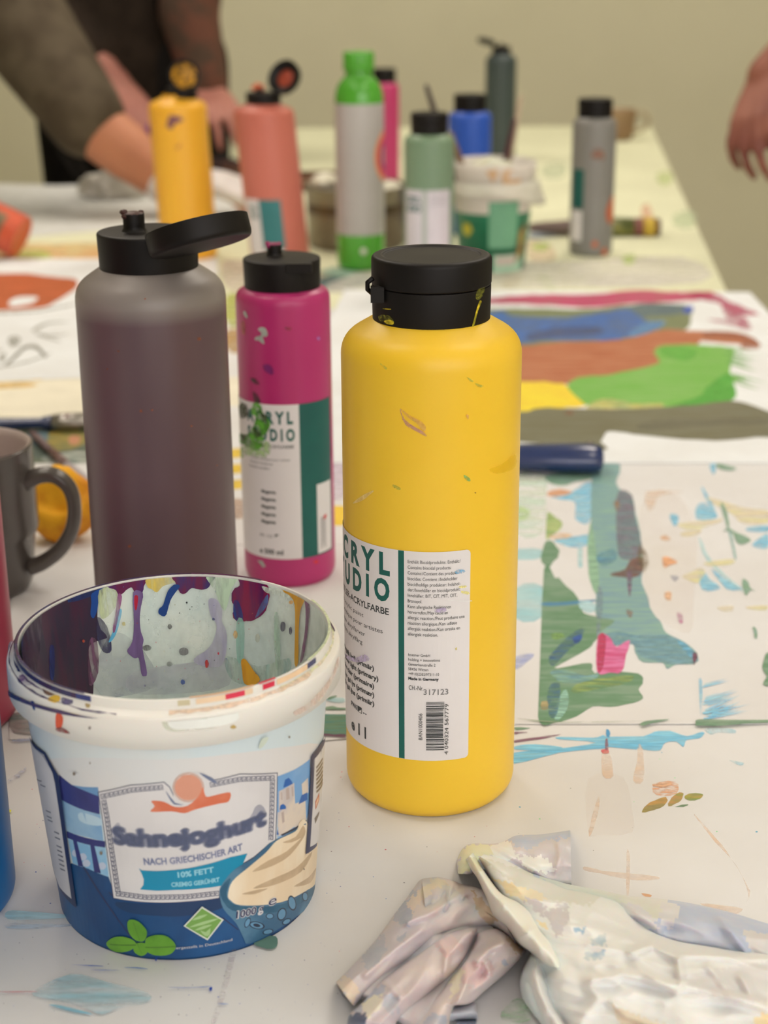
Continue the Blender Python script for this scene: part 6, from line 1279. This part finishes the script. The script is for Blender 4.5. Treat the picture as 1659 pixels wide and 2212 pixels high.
# ------------------------------------------------------------------ people
SK = mat('skin', (182, 118, 86), .55, .4, (174, 110, 80), 12, sss=.15); SKp = mat('skin_pale', (160, 104, 88), .55, .4, (146, 90, 76), 12, sss=.15); SKd = mat('skin_tan', (142, 86, 68), .55, .4, (122, 68, 56), 14, sss=.12)
def caps(m, pts, radii, mt, seg=14):
    for i in range(len(pts)): m.ball(pts[i], radii[i], mt, seg=seg)
    for i in range(len(pts)-1): m.tube([pts[i], pts[i+1]], [radii[i], radii[i+1]], mt, seg)
def fuse(o, vox, sm=6):
    md = o.modifiers.new('fuse', 'REMESH'); md.mode = 'VOXEL'; md.voxel_size = vox; md.use_smooth_shade = True
    s2 = o.modifiers.new('smooth', 'SMOOTH'); s2.factor = .5; s2.iterations = sm
def hand(m, wrist, mid, side, palm_n, mt, curl=.35, spread=.12, sc=1.0, thumb=1):
    """wrist->mid: palm axis; palm_n: direction the palm faces; side: towards the thumb"""
    w = Vector(wrist); ax = (Vector(mid)-w).normalized(); pn = Vector(palm_n); pn = (pn-ax*pn.dot(ax)).normalized(); sd = Vector(side); sd = (sd-ax*sd.dot(ax)-pn*sd.dot(pn)).normalized()
    S = sc
    for k in range(4):
        o_ = (k-1.5)*.0195*S; kn = w+ax*(.092*S-(.004*abs(k-1.2))*S)-sd*o_
        caps(m, [w+ax*.012*S-sd*o_*.55, w+ax*.05*S-sd*o_*.85, kn], [.017*S, .0135*S, .0108*S], mt)
        ln = [.042, .047, .043, .034][k]*S; a = curl*.6; d = ax*math.cos(a)+pn*math.sin(a)-sd*(k-1.3)*spread; d.normalize(); p1 = kn+d*ln
        a += curl*1.0; d2 = (ax*math.cos(a)+pn*math.sin(a)-sd*(k-1.3)*spread*.6).normalized(); p2 = p1+d2*ln*.62; a += curl*.8; d3 = (ax*math.cos(a)+pn*math.sin(a)).normalized(); p3 = p2+d3*ln*.48
        caps(m, [kn, p1, p2, p3], [.0100*S, .0088*S, .0080*S, .0068*S], mt)
    t0 = w+ax*.020*S+sd*.020*S+pn*.006*S; t1 = t0+(ax*.6+sd*.65+pn*.35).normalized()*.040*S; t2 = t1+(ax*.85+sd*.25+pn*.3).normalized()*.034*S; t3 = t2+(ax*.95+pn*.25).normalized()*.025*S
    caps(m, [t0, t1, t2, t3], [.0155*S, .0120*S, .0100*S, .0080*S], mt)
def head(m, neck, c, mt, face):
    fd = Vector(face).normalized(); sd = fd.cross(Vector((0, 0, 1))).normalized(); c = Vector(c)
    caps(m, [neck, c+Vector((0, 0, -.08))-fd*.02], [.058, .056], mt)
    m.ball(c, .098, mt, (.80, .95, 1.18), 20); m.ball(c+fd*.045+Vector((0, 0, -.075)), .050, mt, (1, 1, .8), 16)
    caps(m, [c+fd*.088+Vector((0, 0, .012)), c+fd*.108+Vector((0, 0, -.022))], [.011, .015], mt)
    for s_ in (-1, 1):
        m.ball(c+sd*s_*.080+Vector((0, 0, -.01)), .024, mt, (.5, .8, 1.2), 12)
    caps(m, [c+fd*.092-sd*.02+Vector((0, 0, -.055)), c+fd*.092+sd*.02+Vector((0, 0, -.055))], [.009, .009], mt)
def hair(t, c, face, mt):
    fd = Vector(face).normalized(); m = MB(); c = Vector(c); m.ball(c-fd*.018+Vector((0, 0, .030)), .108, mt, (.86, .98, 1.06), 20); m.ball(c-fd*.06+Vector((0, 0, -.03)), .075, mt, (1.1, .8, 1.2), 16); o = m.build('hair', t); fuse(o, .006, 3)
def eyes(t, c, face):
    fd = Vector(face).normalized(); sd = fd.cross(Vector((0, 0, 1))).normalized(); m = MB()
    for s_ in (-1, 1): m = MB(); m.ball(Vector(c)+fd*.088+sd*s_*.032+Vector((0, 0, .01)), .009, mat('eye', (40, 30, 25), .2), seg=10); m.build('eye', t)
V3 = Vector
# person A: leaning in from the left, brown jacket, bare forearm reaching the table, gloved hand
tA = thing('person', 'person in brown jacket leaning in from the left, bare forearm, hand in white glove', 'person', (-1.0, 2.95, 0))
off = V3((-1.0, 2.95, 0))
sh = V3((-.86, 2.72, 1.34))-off; el = at(40, 45, 2.56)-off; cu = at(196, 268, 2.46)-off; wr_ = at(352, 388, 2.44)-off; hd = at(430, 392, 2.44)-off
m = MB(); caps(m, [V3((0, .02, .95)), V3((.02, -.08, 1.2)), V3((.10, -.18, 1.36))], [.13, .14, .12], SK); caps(m, [V3((.05, -.15, 1.36)), sh, el, cu, (cu+wr_)/2, wr_], [.07, .06, .047, .046, .043, .033], SK)
caps(m, [V3((-.09, .02, .9)), V3((-.10, .03, .5)), V3((-.10, .05, .09)), V3((-.10, -.08, .04))], [.085, .06, .045, .035], SK); caps(m, [V3((.09, .02, .9)), V3((.10, .03, .5)), V3((.10, .05, .09)), V3((.10, -.08, .04))], [.085, .06, .045, .035], SK)
caps(m, [V3((-.05, -.12, 1.36)), V3((-.16, -.15, 1.34)), V3((-.22, -.28, 1.08)), V3((-.16, -.42, .90))], [.07, .06, .045, .035], SK)
hand(m, V3((-.16, -.42, .90)), V3((-.12, -.50, .87)), (1, 0, 0), (0, 0, -1), SK)
hand(m, wr_+V3((-.01, 0, .0)), hd+V3((0, -.01, 0)), (0, -1, .2), (0, .1, -1), SK, .45)
head(m, V3((.12, -.22, 1.44)), V3((.17, -.30, 1.60)), SK, (.5, -.8, -.4)); o = m.build('body', tA); fuse(o, .0055)
JK = mat('brown_jacket', (84, 72, 56), .85, .2, (70, 58, 44), 22, bump=.3, bscale=30); BK = mat('black_cloth', (26, 22, 19), .9, .15)
m = MB(); caps(m, [V3((0, .02, .92)), V3((.02, -.08, 1.2)), V3((.10, -.18, 1.37))], [.165, .17, .14], JK); caps(m, [V3((.05, -.15, 1.38)), sh, el, cu+(el-cu)*.05], [.10, .092, .080, .062], JK)
caps(m, [V3((.05, -.15, 1.36)), V3((-.17, -.15, 1.34)), V3((-.22, -.28, 1.08)), V3((-.17, -.40, .93))], [.09, .08, .06, .05], JK); o = m.build('jacket', tA); fuse(o, .010, 8)
m = MB(); caps(m, [at(130, 262, 2.50)-off, at(150, 318, 2.50)-off, at(172, 372, 2.52)-off], [.022, .020, .013], BK); caps(m, [at(140, 262, 2.48)-off, at(128, 290, 2.49)-off], [.03, .018], BK); o = m.build('dark_cuff', tA); fuse(o, .006, 4)
m = MB(); 
for s_ in (-1, 1): caps(m, [V3((s_*.09, .02, .93)), V3((s_*.10, .03, .5)), V3((s_*.10, .05, .12))], [.12, .085, .07], BK)
o = m.build('trousers', tA); fuse(o, .012, 6)
for s_ in (-1, 1): m = MB(); caps(m, [V3((s_*.10, .06, .045)), V3((s_*.10, -.10, .04))], [.05, .042], BK); o = m.build('shoe', tA); fuse(o, .009, 4)
hair(tA, V3((.17, -.30, 1.60)), (.5, -.8, -.4), mat('brown_hair', (70, 50, 35), .7)); eyes(tA, V3((.17, -.30, 1.60)), (.5, -.8, -.2))
WGm = mat('white_glove', (212, 198, 190), .5, .4, (200, 186, 178), 30, sss=.1)
m = MB(); hand(m, wr_+V3((-.01, 0, .0)), hd+V3((0, -.01, 0)), (0, -1, .2), (0, .1, -1), WGm, .45, .12, 1.16); caps(m, [wr_+(hd-wr_)*.02, wr_+(hd-wr_)*.3], [.036, .038], WGm); o = m.build('white_glove', tA); fuse(o, .005, 3)
# person B: dark coat, standing behind the amber bottle
pB = V3((-.475, 3.12, 0)); tB = thing('person', 'person in dark coat standing behind the amber bottle, both hands over the table', 'person', pB)
ls = V3((-.19, -.02, 1.40)); rs = V3((.17, -.02, 1.40))
h1 = at(252, 185, 2.98)-pB; h1b = at(300, 250, 2.91)-pB; h2 = at(450, 200, 2.97)-pB; h2b = at(472, 238, 2.87)-pB; e1 = V3((-.24, -.08, 1.12)); e2 = at(408, 30, 3.0)-pB
m = MB(); caps(m, [V3((0, 0, .95)), V3((0, 0, 1.2)), V3((0, -.02, 1.38))], [.12, .12, .11], SKp)
for s_ in (-1, 1): caps(m, [V3((s_*.08, 0, .9)), V3((s_*.09, 0, .5)), V3((s_*.09, .02, .09)), V3((s_*.09, -.10, .04))], [.08, .06, .045, .035], SKp)
caps(m, [V3((-.08, -.02, 1.38)), ls, e1, h1], [.07, .06, .042, .030], SKp); caps(m, [V3((.08, -.02, 1.38)), rs, e2, h2], [.07, .06, .042, .030], SKp)
hand(m, h1, h1b, (.5, -.7, .3), (-.3, .5, -1), SKp, .3); hand(m, h2, h2b, (-.5, -.7, .3), (0, .3, -1), SKp, .4)
head(m, V3((0, -.04, 1.46)), V3((.01, -.06, 1.63)), SKp, (.1, -1, -.2)); o = m.build('body', tB); fuse(o, .0055)
CT = mat('dark_brown_coat', (44, 34, 26), .9, .15, (36, 27, 20), 22, bump=.3, bscale=30); CT2 = mat('mottled_sleeve', (74, 56, 44), .85, .2, (96, 60, 46), 26)
m = MB(); caps(m, [V3((.0, 0, .90)), V3((0, 0, 1.1)), V3((0, -.01, 1.36))], [.125, .128, .13], CT); caps(m, [V3((-.05, -.02, 1.38)), ls, e1, h1+(e1-h1)*.25], [.09, .085, .062, .045], CT); o = m.build('coat', tB); fuse(o, .010, 8)
m = MB(); caps(m, [V3((.08, -.02, 1.38)), rs, e2, h2+(e2-h2)*.12], [.09, .080, .056, .042], CT2); o = m.build('sleeve', tB); fuse(o, .008, 6)
m = MB()
for s_ in (-1, 1): caps(m, [V3((s_*.08, 0, .93)), V3((s_*.09, .01, .5)), V3((s_*.09, .03, .10))], [.11, .085, .07], BK)
o = m.build('trousers', tB); fuse(o, .012, 6)
for s_ in (-1, 1): m = MB(); caps(m, [V3((s_*.09, .03, .045)), V3((s_*.09, -.12, .04))], [.048, .04], BK); o = m.build('shoe', tB); fuse(o, .009, 4)
hair(tB, V3((.01, -.06, 1.63)), (.1, -1, -.2), mat('dark_hair', (40, 30, 24), .7)); eyes(tB, V3((.01, -.06, 1.63)), (.1, -1, -.1))
m = MB(); PN = mat('purple_nail', (110, 40, 110), .3); m.ball(at(322, 282, 2.80)-pB, .009, PN, (.8, .6, 1.2), 10); m.build('painted_nail', tB)
# person C: right edge, arm hanging, jeans
pC = V3((.74, 2.34, 0)); tC = thing('person', 'person in blue-grey jeans standing at the right edge, arm hanging down with relaxed fingers', 'person', pC)
w3 = at(1658, 165, 2.30)-pC; m3 = at(1630, 245, 2.25)-pC; e3 = V3((.02, -.02, 1.17)); s3 = V3((-.02, .0, 1.45)); s4 = V3((.40, 0, 1.45))
m = MB(); caps(m, [V3((.2, 0, .95)), V3((.2, 0, 1.2)), V3((.19, 0, 1.42))], [.13, .13, .11], SKd)
for x_ in (.03, .30): caps(m, [V3((x_+.02, 0, .9)), V3((x_, 0, .5)), V3((x_, .02, .09)), V3((x_, -.10, .04))], [.085, .06, .045, .035], SKd)
caps(m, [V3((.12, 0, 1.42)), s3, e3, (e3+w3)/2, w3], [.07, .06, .045, .042, .030], SKd); caps(m, [V3((.28, 0, 1.42)), s4, V3((.46, 0, 1.16)), V3((.44, -.08, .92))], [.07, .06, .045, .032], SKd)
hand(m, w3, m3, (.55, -.6, -.3), (.7, .6, -.3), SKd, .62, .12, .95); hand(m, V3((.44, -.08, .92)), V3((.43, -.10, .84)), (-.3, -.9, 0), (-1, 0, 0), SKd, .4)
head(m, V3((.19, -.01, 1.50)), V3((.19, -.03, 1.68)), SKd, (-.4, -1, -.1)); o = m.build('body', tC); fuse(o, .0050)
JN = mat('denim', (72, 82, 88), .85, .2, (62, 72, 80), 60, bump=.2); SHc = mat('dark_grey_shirt', (62, 60, 58), .85)
m = MB()
for x_, xx in ((.0, .03), (.34, .30)): caps(m, [V3((x_+.04 if x_ < .1 else x_-.03, 0, 1.0)), V3((x_-.025 if x_ < .1 else x_, 0, .70)), V3((xx, .01, .45)), V3((xx, .03, .10))], [.13, .14, .10, .08], JN)
o = m.build('jeans', tC); fuse(o, .010, 6)
m = MB(); caps(m, [V3((.2, 0, 1.0)), V3((.2, 0, 1.2)), V3((.19, 0, 1.40))], [.16, .165, .14], SHc); caps(m, [V3((.12, 0, 1.43)), s3, e3+(s3-e3)*.35], [.09, .085, .065], SHc); caps(m, [V3((.28, 0, 1.43)), s4, V3((.44, 0, 1.26))], [.09, .085, .065], SHc); o = m.build('shirt', tC); fuse(o, .010, 8)
for x_ in (.03, .30): m = MB(); caps(m, [V3((x_, .04, .045)), V3((x_, -.12, .04))], [.05, .042], BK); o = m.build('shoe', tC); fuse(o, .009, 4)
hair(tC, V3((.19, -.03, 1.68)), (-.4, -1, -.1), mat('black_hair', (28, 24, 22), .7)); eyes(tC, V3((.19, -.03, 1.68)), (-.4, -1, 0))
